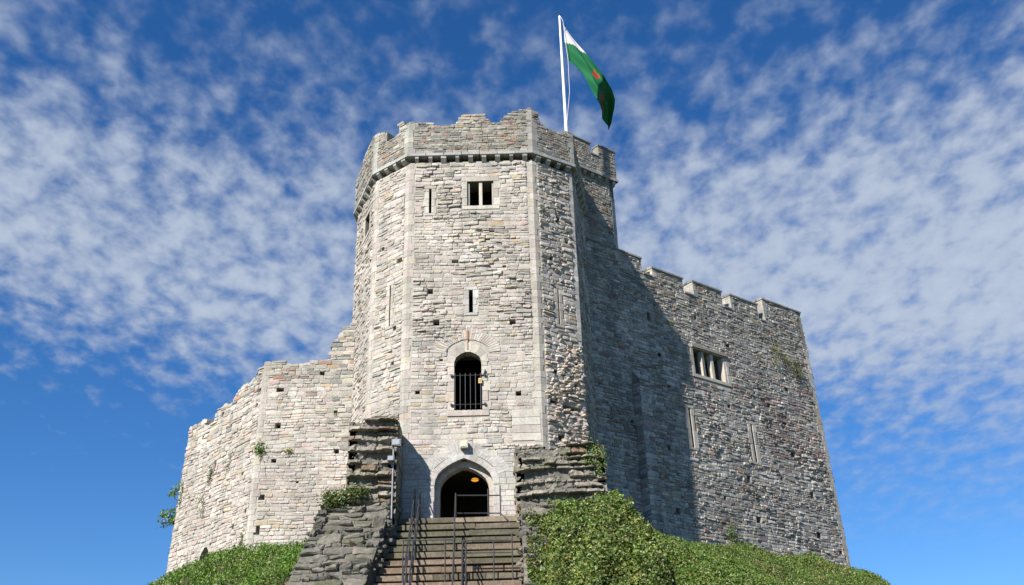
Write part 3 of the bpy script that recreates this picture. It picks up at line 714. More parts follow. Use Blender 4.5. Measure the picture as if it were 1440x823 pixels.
# u is stretched by the batter; convert true distance u at height z into the face's own u
def ku(u, z): t = min(1, max(0, (z + 1) / 16)); return u * KL / (KL * (1 - t) + 16.28 * t)
def kh(u, z, s=.2, h=None, dep=.4): return hole(ku(u, z), z, s, h, dep)
WA, WB = ku(6.83, 10), ku(9.2, 10)
hK = [(WA, WB, 9.42, 10.8, 1.1), (ku(6.02, 6.4), ku(6.16, 6.4), 5.45, 7.47, .5), (ku(10.5, 6.4), ku(10.65, 6.4), 5.46, 7.43, .5)]
hK += [kh(*q) for q in ((3.42, 1.62, .3, .42), (9.55, 11.56, .28, .2), (13.94, 10.06, .22), (9.05, 8.15), (13.6, 6.35, .32, .26), (9.82, 4.48, .2, .28), (14.68, 4.39, .28, .3), (10.16, 2.52, .3, .3), (14.72, 2.29, .3, .3),
                        (13.3, 8.0, .3, .2), (4.86, 8.3), (4.44, 5.16), (3.9, 11.8, .2, .4), (4.6, 2.2, .22), (16.3, 1.6, .3, .16), (15.2, 7.4, .16), (12.4, 4.9, .14), (7.9, 3.3, .16), (12.2, 8.8, .18), (4.4, 9.9), (2.2, 6), (7.3, 12.6, .14), (11.2, 9.3, .13))]
def step_prof(seg, dflt):
    def f(u):
        for a, b_, z in seg:
            if a <= u < b_: return z
        return dflt
    return f
SEG = [(0, 1.9, 15.0), (1.9, 3.75, 14.98), (3.75, 4.45, 14.15), (4.45, 6.65, 14.66), (6.65, 7.4, 13.88), (7.4, 9.6, 14.72), (9.6, 10.27, 13.85), (10.27, 12.5, 14.72), (12.5, 13.0, 13.82), (13.0, 16.6, 15.22)]
kz = KL / 16.28
SEGk = [(a * kz * .998, b_ * kz * .998, z) for a, b_, z in SEG]; SEGk[-1] = (SEGk[-1][0], 99, 15.22)
ub = []
topK = step_prof(SEGk, 15.2)
brk = [(s[0], s[0], 0, 0, .1) for s in SEGk[1:]]
exK = [(WA - .28, WB + .32, 9.15, 11.0), (ku(5.75, 6.4), ku(6.45, 6.4), 5.3, 7.65), (ku(10.22, 6.4), ku(10.95, 6.4), 5.3, 7.65), (KL - .3, KL, -1, 15), (ku(2.4, 4), ku(3.1, 4), -1, 8)]
def palK(u, z):
    if u > 12.0 and 6 < z < 9.5 and rng.random() < .35: return [(C(.30, .21, .185), 1), (C(.37, .29, .26), 1.5)]
    if z > 12.5 and rng.random() < .5: return LICH
    return None
class Brk(Face): pass
mbk = MB()
# core drawn to the merlon edges: build per segment so that the steps are vertical
for i, (a, b_, z) in enumerate(SEGk):
    b2 = min(b_, KL)
    hh = [h for h in hK if h[0] < b2 and h[1] > a]
    backing(mbk, fKR, -1, flat(13.7), [(max(h[0], a), min(h[1], b2), h[2], h[3], h[4]) for h in hh], 1.4, C(.30, .285, .26), u0=a, u1=b2)
    backing(mbk, fKR, 13.7, flat(z), [], .62, C(.34, .32, .28), u0=a + (.0), u1=b2)
S = layout(KL, -.9, topK, [h[:4] for h in hK] + exK, (.10, .21), (1.2, 3.4), .62)
S = np.array([q for q in S if not any(q[0] < s[0] - .01 < q[1] - .02 and q[3] > 14.0 for s in SEGk[1:])])
cu = (S[:, 0] + S[:, 1]) / 2; cz = (S[:, 2] + S[:, 3]) / 2; cols = pick(MIXD, len(S))
for i in range(len(S)):
    q = palK(cu[i], cz[i])
    if q: cols[i] = pick(q, 1)[0]
rr = 1 + .5 * (np.sin(cu * .9 + cz * 1.1) > .3) * (cz < 10)
keep = rng.random(len(S)) > .02
stones(mbk, fKR, S[keep], .02, ((.010 + .038 * rng.random(len(S)) ** 1.4) * rr)[keep], .11, cols[keep], warpk=.03, tilt=.9)
keep_world(mbk.build('wall', M_GREY, None), rw)
# merlon end stones and copings
for i, (a, b_, z) in enumerate(SEGk):
    b2 = min(b_, KL); mer = z > 14.4; mb = MB()
    if mer and i >= 3:
        zz = SEGk[i - 1][2]
        while zz < z - .05:
            h = min(.36, z - zz); block_face(mb, fKR, a - .02, a + rng.uniform(.2, .34), zz + .004, zz + h - .004, -.63, .03, pick(LICHQ, 1)[0] * 1.25); zz += h
        keep_world(mb.build('merlon_end', M_GREY, None), rw)
    mb = MB(); u = a - (.05 if mer else -.05)
    e = b2 + (.05 if mer else -.05)
    n = max(1, int((e - u) / .8))
    for k in range(n):
        p, q = u + (e - u) * k / n, u + (e - u) * (k + 1) / n - .008
        cc = pick(LICHQ, 1)[0] * .8
        v = [fKR.P(p, z + .002, .07), fKR.P(q, z + .002, .07), fKR.P(q, z + .002, -.68), fKR.P(p, z + .002, -.68), fKR.P(p, z + .09, .07), fKR.P(q, z + .09, .07), fKR.P(q, z + .16, -.3), fKR.P(p, z + .16, -.3)]
        mb.hexa(v, cc)
        mb.hexa([fKR.P(p, z + .002, -.3), fKR.P(q, z + .002, -.3), fKR.P(q, z + .002, -.69), fKR.P(p, z + .002, -.69), fKR.P(p, z + .161, -.3), fKR.P(q, z + .161, -.3), fKR.P(q, z + .07, -.69), fKR.P(p, z + .07, -.69)], cc)
    keep_world(mb.build('coping', M_GREY, None), rw)
keep_world(quoins('quoins', None, fKR, KFace(fKR.b, (18.7, 22.5), -1, 15, a1=fKR.b1), -1, 13.4, wide=(.3, .45), h=(.24, .36), proud=.03, pal=PALE), rw)
keep_world(panel('wall', KFace(fKR.b, (18.7, 22.5), -1, 15, a1=fKR.b1, b1=(18.1, 22.3)), -1, flat(15.1), [], None, MIXD, M_GREY, thick=1, hr=(.2, .4)), rw)
mb = MB(); f = fKR
mb.add([f.P(0, 13.72, -.6), f.P(KL, 13.72, -.6), f.P(KL, 13.72, -2.2), f.P(0, 13.72, -2.2)], [(0, 1, 2, 3)], C(.15, .15, .14)); keep_world(mb.build('wall_walk', M_GREY, None), rw)
# three-light window
mb = MB(); jambs(mb, fKR, WA, WB, 9.42, 10.8, wide=.24, head=.22, seq=.45, pal=ASHL)
wn = keep_world(mb.build('window', M_ASH, None), rw)
wn['label'] = 'three-light window with two pale mullions'
for t in (.31, .60):
    mb = MB(); u = WA + (WB - WA) * t; block_face(mb, fKR, u - .1, u + .1, 9.43, 10.79, -.32, -.04, C(.50, .46, .38)); m_ = mb.build('mullion', M_ASH, None); m_.parent = wn; m_.matrix_parent_inverse = wn.matrix_world.inverted()
mb = MB(); block_face(mb, fKR, WB - .16, WB, 9.43, 10.79, -.4, .01, C(.52, .48, .40)); block_face(mb, fKR, WA - .1, WB + .15, 10.85, 11.02, 0, .12, C(.30, .28, .24)); m_ = mb.build('hood', M_ASH, None); m_.parent = wn
for a, b_ in ((6.02, 6.16), (10.5, 10.65)):
    mb = MB(); jambs(mb, fKR, ku(a, 6.4), ku(b_, 6.4), 5.45, 7.45, wide=.24, head=.14, pal=ASHL, seq=.8, w1=.035, w0=-.35); keep_world(mb.build('arrow_slit', M_ASH, None), rw)
mb = MB(); jambs(mb, fKR, ku(3.25, 1.6), ku(3.59, 1.6), 1.4, 1.84, wide=.2, head=.2, pal=ASHG, w1=.04, w0=-.2, seq=.3); keep_world(mb.build('vent_surround', M_ASH, None), rw)
# shaded buttress
pA, pB = ku(2.4, 4), ku(3.1, 4); o = .45
q0, q1 = KA0 + kd * 2.47, KA0 + kd * 3.19
bt = [KFace(q0, q0 + fKR.n * o), KFace(q0 + fKR.n * o, q1 + fKR.n * o), KFace(q1 + fKR.n * o, q1)]
for k, f in enumerate(bt):
    keep_world(panel('buttress', f, -1, flat(8.0), [], None, MIXD, M_GREY, thick=.2, depth=(.015, .05), hr=(.16, .28)), rw)
mb = MB(); a, b_, c_, d_ = q0 + fKR.n * (o + .05), q1 + fKR.n * (o + .05), q1, q0
mb.hexa([(p[0], p[1], kz_(7.98)) for p in (a, b_, c_, d_)] + [(a[0], a[1], kz_(8.05)), (b_[0], b_[1], kz_(8.05)), (c_[0], c_[1], 8.6), (d_[0], d_[1], kz_(8.6))], C(.25, .24, .22)); keep_world(mb.build('buttress_cap', M_GREY, None), rw)
# turret above the wall, next to the gate tower
fT = KFace(KA0 - kd * .92, KA0 + kd * 2.25)
tur = thing('stair_turret', (4.3, 6.5, 14), 'small battlemented turret rising behind the right shoulder of the main tower', 'turret')
tb = KFace(fT.b, fT.b - fT.n * 3.0); tl = KFace(fT.a - fT.n * 3.0, fT.a); tr_ = KFace(fT.b - fT.n * 3.0, fT.a - fT.n * 3.0)
for k, f in enumerate((fT, tb, tr_, tl)):
    keep_world(panel('wall', f, 13.5, flat(19.0), [], None, MIXD if k else LICH, M_GREY, thick=.6, depth=(.012, .05), excl=[(f.L - .25, f.L, 14, 19)] if k == 0 else []), tur)
keep_world(quoins('quoins', None, fT, tb, 14.9, 18.6, pal=PALE, wide=(.2, .32)), tur)
tch = offset_chain([fT.a - fT.n * 3.0, fT.a, fT.b, fT.b - fT.n * 3.0], .16)
for i in range(3):
    f = KFace(tch[i], tch[i + 1]); f0 = [tl, fT, tb][i]
    if i == 1:
        o_ = .9 + .16
        sg = [(0, o_ + .66, 20.72), (o_ + .66, o_ + 1.2, 20.12), (o_ + 1.2, 9, 20.82)]
    else: sg = [(0, .8, 20.8), (.8, 1.4, 20.15), (1.4, 2.4, 20.8), (2.4, 9, 20.15)] if i == 2 else [(0, 9, 20.5)]
    tf = step_prof(sg, 20.8)
    for (a, b_, z) in sg:
        b2 = min(b_, f.L)
        keep_world(panel('parapet', f, 19.12, flat(z), [], None, LICH, M_GREY, thick=.4, hr=(.09, .16), depth=(.01, .035), warpk=.01, u0=a, u1=b2, mortar=(.3, .29, .25)), tur)
        mb = MB(); mb.hexa([f.P(a - .03, z + .002, .06), f.P(b2 + .03, z + .002, .06), f.P(b2 + .03, z + .002, -.46), f.P(a - .03, z + .002, -.46), f.P(a - .03, z + .08, .05), f.P(b2 + .03, z + .08, .05), f.P(b2 + .03, z + .11, -.44), f.P(a - .03, z + .11, -.44)], C(.19, .185, .17))
        keep_world(mb.build('coping', M_GREY, None), tur)
    mb = MB(); a, b_ = -.07, f.L + .07
    mb.hexa([f.P(a, 19.0, .06), f.P(b_, 19.0, .06), f.P(b_, 19.0, -.2), f.P(a, 19.0, -.2), f.P(a, 19.12, .06), f.P(b_, 19.12, .06), f.P(b_, 19.12, -.2), f.P(a, 19.12, -.2)], C(.33, .33, .31)); keep_world(mb.build('string_course', M_ASH, None), tur)
    n = int(f.L / .46)
    for k in range(n):
        u = (k + .6) * f.L / n; us = [u - .09, u + .09, u + .09, u - .09]; mb = MB(); c = pick(LICHQ, 1)[0]
        mb.hexa([f.P(a, 18.72, q) for a, q in zip(us, [-.08, -.08, -.2, -.2])] + [f.P(a, 18.87, q) for a, q in zip(us, [.02, .02, -.2, -.2])], c)
        mb.hexa([f.P(a, 18.87, q) for a, q in zip(us, [.02, .02, -.2, -.2])] + [f.P(a, 18.998, q) for a, q in zip(us, [.02, .02, -.2, -.2])], c)
        keep_world(mb.build('corbel', M_GREY, None), tur)
mb = MB(); q = [fT.a, fT.b, fT.b - fT.n * 3, fT.a - fT.n * 3]; mb.add([(p[0], p[1], kz_(19.2)) for p in q], [(0, 1, 2, 3)], C(.15, .15, .14)); keep_world(mb.build('roof', M_GREY, None), tur)

# ================================================================== STEPS, PARAPET
NST = 46
NSTEEP = 15; RISE, GO = .31, .27     # tall worn steps at the top of the flight, easier ones lower down
def step_at(i): return (-.95 - GO * min(i, NSTEEP) - .34 * max(0, i - NSTEEP), .2 - RISE * min(i, NSTEEP) - .19 * max(0, i - NSTEEP))
def sz(y):
    d = np.maximum(0, -np.asarray(y, float) - .95); a = NSTEEP * GO
    return .2 - RISE / GO * np.minimum(d, a) - .19 / .34 * np.maximum(0, d - a)
st = thing('stone_steps', (-2.2, -5, -3), 'long worn stone flight climbing to the arched doorway, mossy treads', 'steps')
for i in range(NST):
    y, z = step_at(i); ri = RISE if i < NSTEEP else .19
    xl = -4.56 - .2 * max(0, -y - 1.2); xr = .06
    mb = MB(); x = xl
    while x < xr - .01:
        w = rng.uniform(1.8, 3.6); x2 = min(xr, x + w)
        if xr - x2 < .5: x2 = xr
        c = pick([(C(.31, .25, .18), 3), (C(.23, .2, .145), 3), (C(.29, .215, .155), 2), (C(.2, .19, .13), 2)], 1)[0]
        dz = rng.uniform(-.008, .008); dy = rng.uniform(-.015, .012)
        mb.box(x + .004, x2 - .004, y - .09 + dy, y + .30, z - ri * .60 + dz, z + dz, c * rng.uniform(.55, .8), .012)
        x = x2
    mb.box(xl, xr, y + .05, y + .30, z - ri - .02, z - ri * .60 + .004, C(.035, .033, .025), .003)  # riser near black: shade under the nosing put into its colour
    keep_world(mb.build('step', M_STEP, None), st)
mb = MB(); mb.box(-4.56, .06, -.66, .02, .05, .199, C(.30, .27, .23)); mb.box(-3.95, -.15, -.5, .02, .2, .3, C(.33, .27, .24)); keep_world(mb.build('landing', M_STEP, None), st)
mb = MB(); mb.add([(-3.5, .0, .26), (-.8, .0, .26), (-.8, 3.4, .26), (-3.5, 3.4, .26)], [(0, 1, 2, 3)], C(.1, .09, .08)); keep_world(mb.build('passage_floor', M_STEP, None), st)

def ramp(name, label, xi0, xi1, xo0, xo1, y0, z0, y1, z1, pal, sgn, cat):
    """flank wall of the stairs: sloping rubble top, seen from below"""
    s = thing(name, ((xi0 + xo0) / 2, y0, z0), label, cat)
    class Rf:   # a sloping sheet; u across (inner to outer), v down the slope
        L = abs(xo0 - xi0); n = None
        def warp(s_, u, z, k): return k * (np.sin(u * 2.1 + z * 1.3) * .6 + np.sin(u * .9 - z * 2.3) * .6)
        def P(s_, u, v, w=0.):
            u, v, w = np.broadcast_arrays(np.asarray(u, float), np.asarray(v, float), np.asarray(w, float))
            LL = math.hypot(y1 - y0, z1 - z0); t = 1 - v / LL          # v=LL at the top
            xo = xo0 + (xo1 - xo0) * t; xi = xi0 + (xi1 - xi0) * t; k = u / s_.L
            lft, rgt = (xo, xi) if sgn < 0 else (xi, xo)
            x = lft + (rgt - lft) * k; y = y0 + (y1 - y0) * t; z = z0 + (z1 - z0) * t
            ny = -(z0 - z1) / LL; nz = abs(y1 - y0) / LL
            return np.stack([x, y + ny * w, z + nz * w], -1)
    f = Rf(); LL = math.hypot(y1 - y0, z1 - z0)
    mb = MB()
    n = 14
    for i in range(n):
        a, b_ = LL * i / n, LL * (i + 1) / n
        mb.add([f.P(0, a), f.P(f.L, a), f.P(f.L, b_), f.P(0, b_)], [(0, 1, 2, 3)], C(.15, .145, .125))
    S = layout(f.L, 0, flat(LL), [], (.12, .42), (.9, 3.0), 1.0)
    stones(mb, f, S, .03, (.01 + .17 * rng.random(len(S)) ** 1.8), .2, pick(pal, len(S)) * .88, warpk=.09, tilt=1.2)
    keep_world(mb.build('sloping_top', M_DARK, None), s)
    mb = MB()
    for side in (0, f.L):     # flanks down to the ground
        m = 20
        for i in range(m):
            a, b_ = LL * i / m, LL * (i + 1) / m; p, q = f.P(side, a), f.P(side, b_)
            mb.add([p, q, q - np.array((0, 0, 2.2)), p - np.array((0, 0, 2.2))], [(0, 1, 2, 3)], C(.10, .095, .085))
            hgt = rng.uniform(.25, .5)
        for i in range(int(LL * 14)):
            v = rng.uniform(0, LL); p = f.P(side, v) - np.array((0, 0, rng.uniform(0.03, 1.6))); blob(mb, p, rng.uniform(.08, .2), pick(pal, 1)[0] * .9, (.5, 1.4, .6))
    keep_world(mb.build('flank', M_DARK, None), s)
    return s
ramp('parapet_wall', 'broad sloping dark rubble parapet left of the steps with mossy top', -4.62, -5.45, -7.15, -8.1, -1.5, .85, -5.4, -4.5, ROCK, -1, 'parapet')
ramp('parapet_wall', 'low sloping rubble parapet right of the steps, half buried in ivy', .10, .14, 1.7, 1.7, -.95, .75, -5.6, -3.4, ROCK, 1, 'parapet')

# ================================================================== GROUND
HULL = [(18.2, 40), (-17.6, 40), (-17.6, 15.5), (-16.5, 9.2), (-11.4, 4.0), (-7.3, 4.0), (-6.2, 1.35), (-4.5, 0), (1.07, 0), (2.93, 1.2), (3.68, 5.14), (17.5, 15.7), (18.7, 22.5)]
def hull_dist(x, y):
    """distance outside the castle's footprint, vectorised"""
    d = np.full(x.shape, 1e9); inside = np.zeros(x.shape, bool)
    H = HULL
    for i in range(len(H)):
        ax, ay = H[i]; bx, by = H[(i + 1) % len(H)]
        ex, ey = bx - ax, by - ay; t = np.clip(((x - ax) * ex + (y - ay) * ey) / (ex * ex + ey * ey), 0, 1)
        d = np.minimum(d, np.hypot(x - ax - ex * t, y - ay - ey * t))
        c = ((ay > y) != (by > y)) & (x < (bx - ax) * (y - ay) / ((by - ay) if by != ay else 1e-9) + ax)
        inside ^= c
    return np.where(inside, 0, d)
def sstep(a, b_, x): t = np.clip((x - a) / (b_ - a), 0, 1); return t * t * (3 - 2 * t)
def lump(x, y): return .10 * np.sin(x * 1.3 + y * .7) + .07 * np.sin(x * 2.9 - y * 1.9 + 1) + .05 * np.sin(x * .5 + y * 3.7) + .03 * np.sin(x * 6.1 + y * 5.3)
def ground(x, y):
    x = np.asarray(x, float); y = np.asarray(y, float)
    d = hull_dist(x, y)
    base_ = np.where(x > 0, (.36 + .44 * sstep(5.5, 10, x)) - .55 * sstep(15.5, 19.5, x), .02 - .7 * sstep(12.0, 17.0, -x))
    z = base_ - .62 * np.maximum(0, d - 1.3) - .1 * sstep(.2, 1.3, d)
    z = z + lump(x, y) * sstep(0, 1.0, d)
    ax = sstep(-7.9 + .3 * (y > -3), -7.3, x) * (1 - sstep(.5, 1.1, x)) * (y < 1)
    z = np.where((ax > 0), z * (1 - ax) + ax * (np.minimum(z, sz(y) - .7)), z)
    z = z - .9 * np.exp(-((x - 4.9) / .6) ** 2) * sstep(-1.5, -3.5, y) * sstep(-14, -9, y) * (x > 3)
    z = z + ivy_h(x, y)
    return np.maximum(z, -10.6 + .02 * lump(x, y))
def ivy_h(x, y):
    """the ivy-grown shoulder right of the steps"""
    inx = sstep(.5, 2.2, x) * (1 - sstep(3.7, 4.15, x + .02 * (y + 1)))
    iny = sstep(.2, -1.2, y) * sstep(-14, -10, y)
    tgt = (.12 + .27 * np.clip(x, 0, 4.2)) - .30 - .42 * np.maximum(0, -y - 1.2)
    d = hull_dist(x, y); zz = .55 - .62 * np.maximum(0, d - 1.3)
    return inx * iny * np.maximum(0, tgt - zz + .16 * np.sin(x * 2.3 + y * 1.7) + .1 * np.sin(x * 4.1 - y * 3.3 + 1) + .05 * np.sin(x * 7 - y * 5))
gx = np.concatenate([[-900, -400, -200, -100, -60, -42], np.arange(-34, 34.1, .3), [42, 60, 100, 200, 400, 900]])
gy = np.concatenate([[-900, -400, -200, -100, -60, -45], np.arange(-36, 20.1, .3), [24, 32, 45, 60, 100, 200, 400, 900]])
X, Y = np.meshgrid(gx, gy); Zg = ground(X, Y)
mb = MB(); nx, ny = len(gx), len(gy)
I = (np.arange(ny - 1)[:, None] * nx + np.arange(nx - 1)[None]).ravel()
mb.add(np.stack([X.ravel(), Y.ravel(), Zg.ravel()], 1), np.stack([I, I + 1, I + 1 + nx, I + nx], 1), C(.075, .085, .03))
tag(mb.build('ground', M_SOIL, None, smooth=True), kind='structure')

# ------------------------------------------------------------------ leaves and grass
def leaves(mb, P, size, cols, up=None, aspect=1.5, fold=.25, spread=1.):
    """one small folded leaf (two quads) at each point"""
    m = len(P)
    th = rng.uniform(0, 2 * math.pi, m); nrm = rng.normal(0, 1, (m, 3)) * spread
    nrm += np.array([-.25, -.55, .75]) if up is None else up
    nrm /= np.linalg.norm(nrm, axis=1)[:, None]
    a = np.cross(nrm, np.array([0.13, .2, 1.])); a /= np.linalg.norm(a, axis=1)[:, None] + 1e-9; b_ = np.cross(nrm, a)
    ax = a * np.cos(th)[:, None] + b_ * np.sin(th)[:, None]; bx = np.cross(nrm, ax)
    s = (size if np.ndim(size) else np.full(m, size)) * rng.uniform(.6, 1.3, m)
    L = ax * (s * aspect)[:, None]; Wd = bx * (s * .62)[:, None]; F_ = nrm * (s * fold)[:, None]
    V = np.stack([P - L * .5, P - L * .08 + Wd + F_, P + L * .5, P - L * .08 - Wd + F_, P + L * .02], 1)
    mb.add_many(V, [(0, 4, 1), (4, 2, 1), (0, 3, 4), (4, 3, 2)], cols)
def blades(mb, P, h, cols, lean=.5):
    m = len(P); th = rng.uniform(0, 2 * math.pi, m); hh = h * rng.uniform(.5, 1.4, m)
    d = np.stack([np.cos(th), np.sin(th), np.zeros(m)], 1); w = np.stack([-np.sin(th), np.cos(th), np.zeros(m)], 1) * .012
    ln = d * (hh * lean * rng.uniform(.2, 1.4, m))[:, None]; up = np.array([0, 0, 1.]) * hh[:, None]
    V = np.stack([P - w, P + w, P + up * .6 + ln * .4 + w * .7, P + up * .6 + ln * .4 - w * .7, P + up + ln], 1)
    mb.add_many(V, [(0, 1, 2, 3), (3, 2, 4)], cols)
GRN = [(C(.085, .16, .022), 4), (C(.12, .20, .03), 4), (C(.055, .105, .018), 3), (C(.18, .24, .05), 2), (C(.24, .22, .06), .7), (C(.30, .22, .05), .15)]
GBR = [(C(.10, .20, .022), 4), (C(.14, .25, .03), 4), (C(.07, .13, .02), 2), (C(.20, .27, .05), 2)]
IVY = [(C(.075, .12, .025), 4), (C(.13, .18, .045), 4), (C(.045, .075, .018), 3), (C(.21, .25, .08), 2.2), (C(.26, .20, .08), .5), (C(.38, .26, .04), .12)]
DRY = [(C(.26, .2, .1), 2), (C(.16, .2, .05), 3), (C(.2, .15, .08), 1)]
def clumped(n, x0, x1, y0, y1):
    x = rng.uniform(x0, x1, n); y = rng.uniform(y0, y1, n)
    k = np.sin(x * 3.1 + y * 2.3) + np.sin(x * 1.7 - y * 4.1 + 2) + np.sin(x * 5.7 + y * .9 + 1)
    m = rng.random(n) < np.clip(.62 + .3 * k, .2, 1); return x[m], y[m]
# right bank
mb = MB(); x, y = clumped(330000, 3.6, 21, -12, 15)
d = hull_dist(x, y); m = (d > .05) & (d < 9) & (rng.random(len(x)) < np.where(d < 5, 1, .55)) & ~((x < 4.3) & (y < 0)); x, y, d = x[m], y[m], d[m]
z = ground(x, y) + rng.random(len(x)) ** 1.5 * .26
cl = pick(GRN, len(x)); dry = (np.sin(x * 1.9 + y * 1.1) + np.sin(x * .7 - y * 2.1) > .9) & (rng.random(len(x)) < .5); cl[dry] = pick(DRY, int(dry.sum()))
leaves(mb, np.stack([x, y, z], 1), .055, cl)
x = rng.uniform(4.1, 8.5, 60000); y = rng.uniform(-11, 0, 60000)
leaves(mb, np.stack([x, y, ground(x, y) + rng.random(len(x)) * .2], 1), .06, pick(GRN, len(x)))
x, y = clumped(50000, 4.2, 20, -9, 15); d = hull_dist(x, y); m = (d > .05) & (d < 5) & ~((x < 4.6) & (y < 0)); x, y = x[m], y[m]
cb_ = pick(GRN, len(x)); cb_[rng.random(len(x)) < .2] = C(.27, .24, .1)
blades(mb, np.stack([x, y, ground(x, y)], 1), .26, cb_)
tag(mb.build('grass', M_LEAF, None), 'rough green grass and weeds on the bank below the battlemented wall', 'grass', kind='stuff')
# left bank
mb = MB(); x, y = clumped(150000, -22, -6.6, -9, 10)
d = hull_dist(x, y); m = (d > .05) & (d < 9.0) & ~((x > -7.3 + .22 * np.minimum(0, y + 1.5)) & (y < 1)); x, y = x[m], y[m]
z = ground(x, y) + rng.random(len(x)) ** 1.3 * .34
cl = pick(GBR, len(x)) * (1 + .35 * np.sin(x * 2.1 + y) * np.sin(x * .9 - y * 2.2))[:, None]; q = np.sin(x * 1.3 + 2 * y) * np.sin(x * 3.1 - y) > .45; q &= rng.random(len(x)) < .55; cl[q] = pick(DRY + IVY, int(q.sum()))
z = z + .18 * np.maximum(0, np.sin(x * 2.6 + y * 1.3) * np.sin(x * 1.2 - y * 2.4)) * rng.random(len(x))
leaves(mb, np.stack([x, y, z], 1), .062, cl)
x, y = clumped(40000, -21, -6.6, -6, 10); d = hull_dist(x, y); m = (d > .05) & (d < 5) & ~((x > -7.25) & (y < 1)); x, y = x[m], y[m]
blades(mb, np.stack([x, y, ground(x, y)], 1), .34, pick(GBR, len(x)))
tag(mb.build('grass', M_LEAF, None), 'bright green leafy ground cover on the bank below the left curtain wall', 'ground cover', kind='stuff')
# ivy shoulder
mb = MB(); x = rng.uniform(.25, 4.5, 125000); y = rng.uniform(-13.5, .0, 125000)
hh = sstep(.35, 1.9, x + .45 * np.sin(y * 2.2) + .3 * np.sin(y * 5 + x * 3)); edge = .75 * sstep(-2.2, -4.5, y)
top_clear = (y > -1.9) & (x < 1.9 + .5 * np.sin(y * 5))
m = (rng.random(len(x)) < np.clip(hh + edge * .55, 0, 1)) & ~((y > -.95) & (x < 3.4)) & ~top_clear; x, y = x[m], y[m]
def ivy_base(x, y):
    t = (-y - .95) / 4.65; rz = .75 - 4.15 * t
    return np.maximum(ground(x, y), np.where((x < 1.7) & (y > -5.6), rz, -99))
z = ivy_base(x, y) + rng.random(len(x)) ** 1.6 * (.34 + .2 * np.sin(x * 5 + y * 3) * np.sin(x * 2 - y * 6)) + .07 * np.sin(x * 6 + y * 4)
leaves(mb, np.stack([x, y, z], 1), np.where(rng.random(len(x)) < .3, .10, .062), pick(IVY, len(x)) * (1 + .38 * np.sin(x * 2.7 + y * 1.9) * np.sin(x * 1.1 - y * 2.6 + 2))[:, None] * C(1.15, 1.15, .95), aspect=1.15, spread=1.25)
k = 60
for i in range(k):
    sx, sy = rng.uniform(1.2, 4.2), rng.uniform(-6, -1.0); q = np.array((sx, sy, float(ivy_base(np.array([sx]), np.array([sy]))[0]) + .2)); n = 45
    P = q + rng.normal(0, 1, (n, 3)) * (.1, .1, .13) + np.array((0, 0, .12)); leaves(mb, P, .06, pick(GBR if rng.random() < .4 else IVY, n) * 1.1)
tag(mb.build('ivy', M_LEAF, None), 'dense glossy ivy smothering the shoulder right of the steps', 'ivy', kind='stuff')

# brambles: bare stems on the right edge of the ivy
mb = MB()
for i in range(90):
    y = rng.uniform(-8, -.8); x = 4.15 + .1 * (-y) * -.4 + rng.normal(0, .15); p = np.array((x, y, float(ground(x, y)) + .1)); 
    for k in range(5):
        q = p + np.array((rng.normal(.03, .07), rng.normal(-.08, .1), rng.normal(-.02, .08))); mb.tube(p, q, .008, C(.25, .19, .12), 4); p = q
tag(mb.build('bramble_stems', M_WOOD, None), 'dry brown stems along the ridge of the ivy bank', 'brambles', kind='stuff')

# tufts growing on the masonry
def tuft(name, label, cat, pts, n, size, spread, pal, group=None, hang=.0, up=None):
    mb = MB(); P = []
    for p in pts:
        q = rng.normal(0, 1, (n, 3)) * np.array(spread) + np.array(p); q[:, 2] -= rng.random(n) * hang; P.append(q)
    P = np.concatenate(P); leaves(mb, P, size, pick(pal, len(P)), up=up)
    for p in pts:
        for k in range(5): mb.tube(p, np.array(p) + rng.normal(0, 1, 3) * np.array(spread), .006, C(.2, .15, .08), 4)
    return tag(mb.build(name, M_LEAF, None), label, cat, group)
w = .08
tuft('wall_plant', 'round green fern tuft on the corner of the left curtain wall', 'plant', [fKA.P(.15, 4.71, w)], 260, .05, (.13, .07, .17), GBR)
tuft('wall_plant', 'small green tuft on the left curtain wall, right of the fern', 'plant', [fKA.P(1.43, 4.55, w)], 90, .04, (.1, .05, .08), GBR)
tuft('wall_plant', 'green sprig in a putlog hole beside the tower, high on the curtain wall', 'plant', [fKA.P(3.39, 6.22, .0)], 60, .035, (.06, .05, .08), GBR)
tuft('wall_plant', 'thin hanging plant below the slit hole on the far left wall', 'plant', [fKB.P(3.05 * sc, 4.6, w), fKB.P(3.0 * sc, 4.3, w)], 90, .045, (.08, .06, .16), IVY)
tuft('wall_plant', 'straggling creeper low on the far left wall', 'plant', [fKB.P(2.7 * sc, 3.2, w), fKB.P(2.8 * sc, 2.8, w), fKB.P(2.5 * sc, 3.5, w)], 60, .04, (.12, .08, .14), IVY)
tuft('wall_plant', 'faint hanging plant high in the middle of the far left wall', 'plant', [fKB.P(4.7 * sc, 4.9, w), fKB.P(4.6 * sc, 4.5, w)], 45, .04, (.07, .05, .16), DRY)
tuft('wall_plant', 'plant on the outer edge of the far left wall', 'plant', [fKB.P(.35 * sc, 4.4, w), fKB.P(.3 * sc, 3.9, w)], 70, .045, (.06, .06, .2), IVY)
tuft('wall_plant', 'weed at the foot of the corner of the left curtain wall', 'plant', [fKB.P(6.6 * sc, .9, w), fKB.P(6.5 * sc, .6, w)], 70, .045, (.05, .05, .2), IVY)
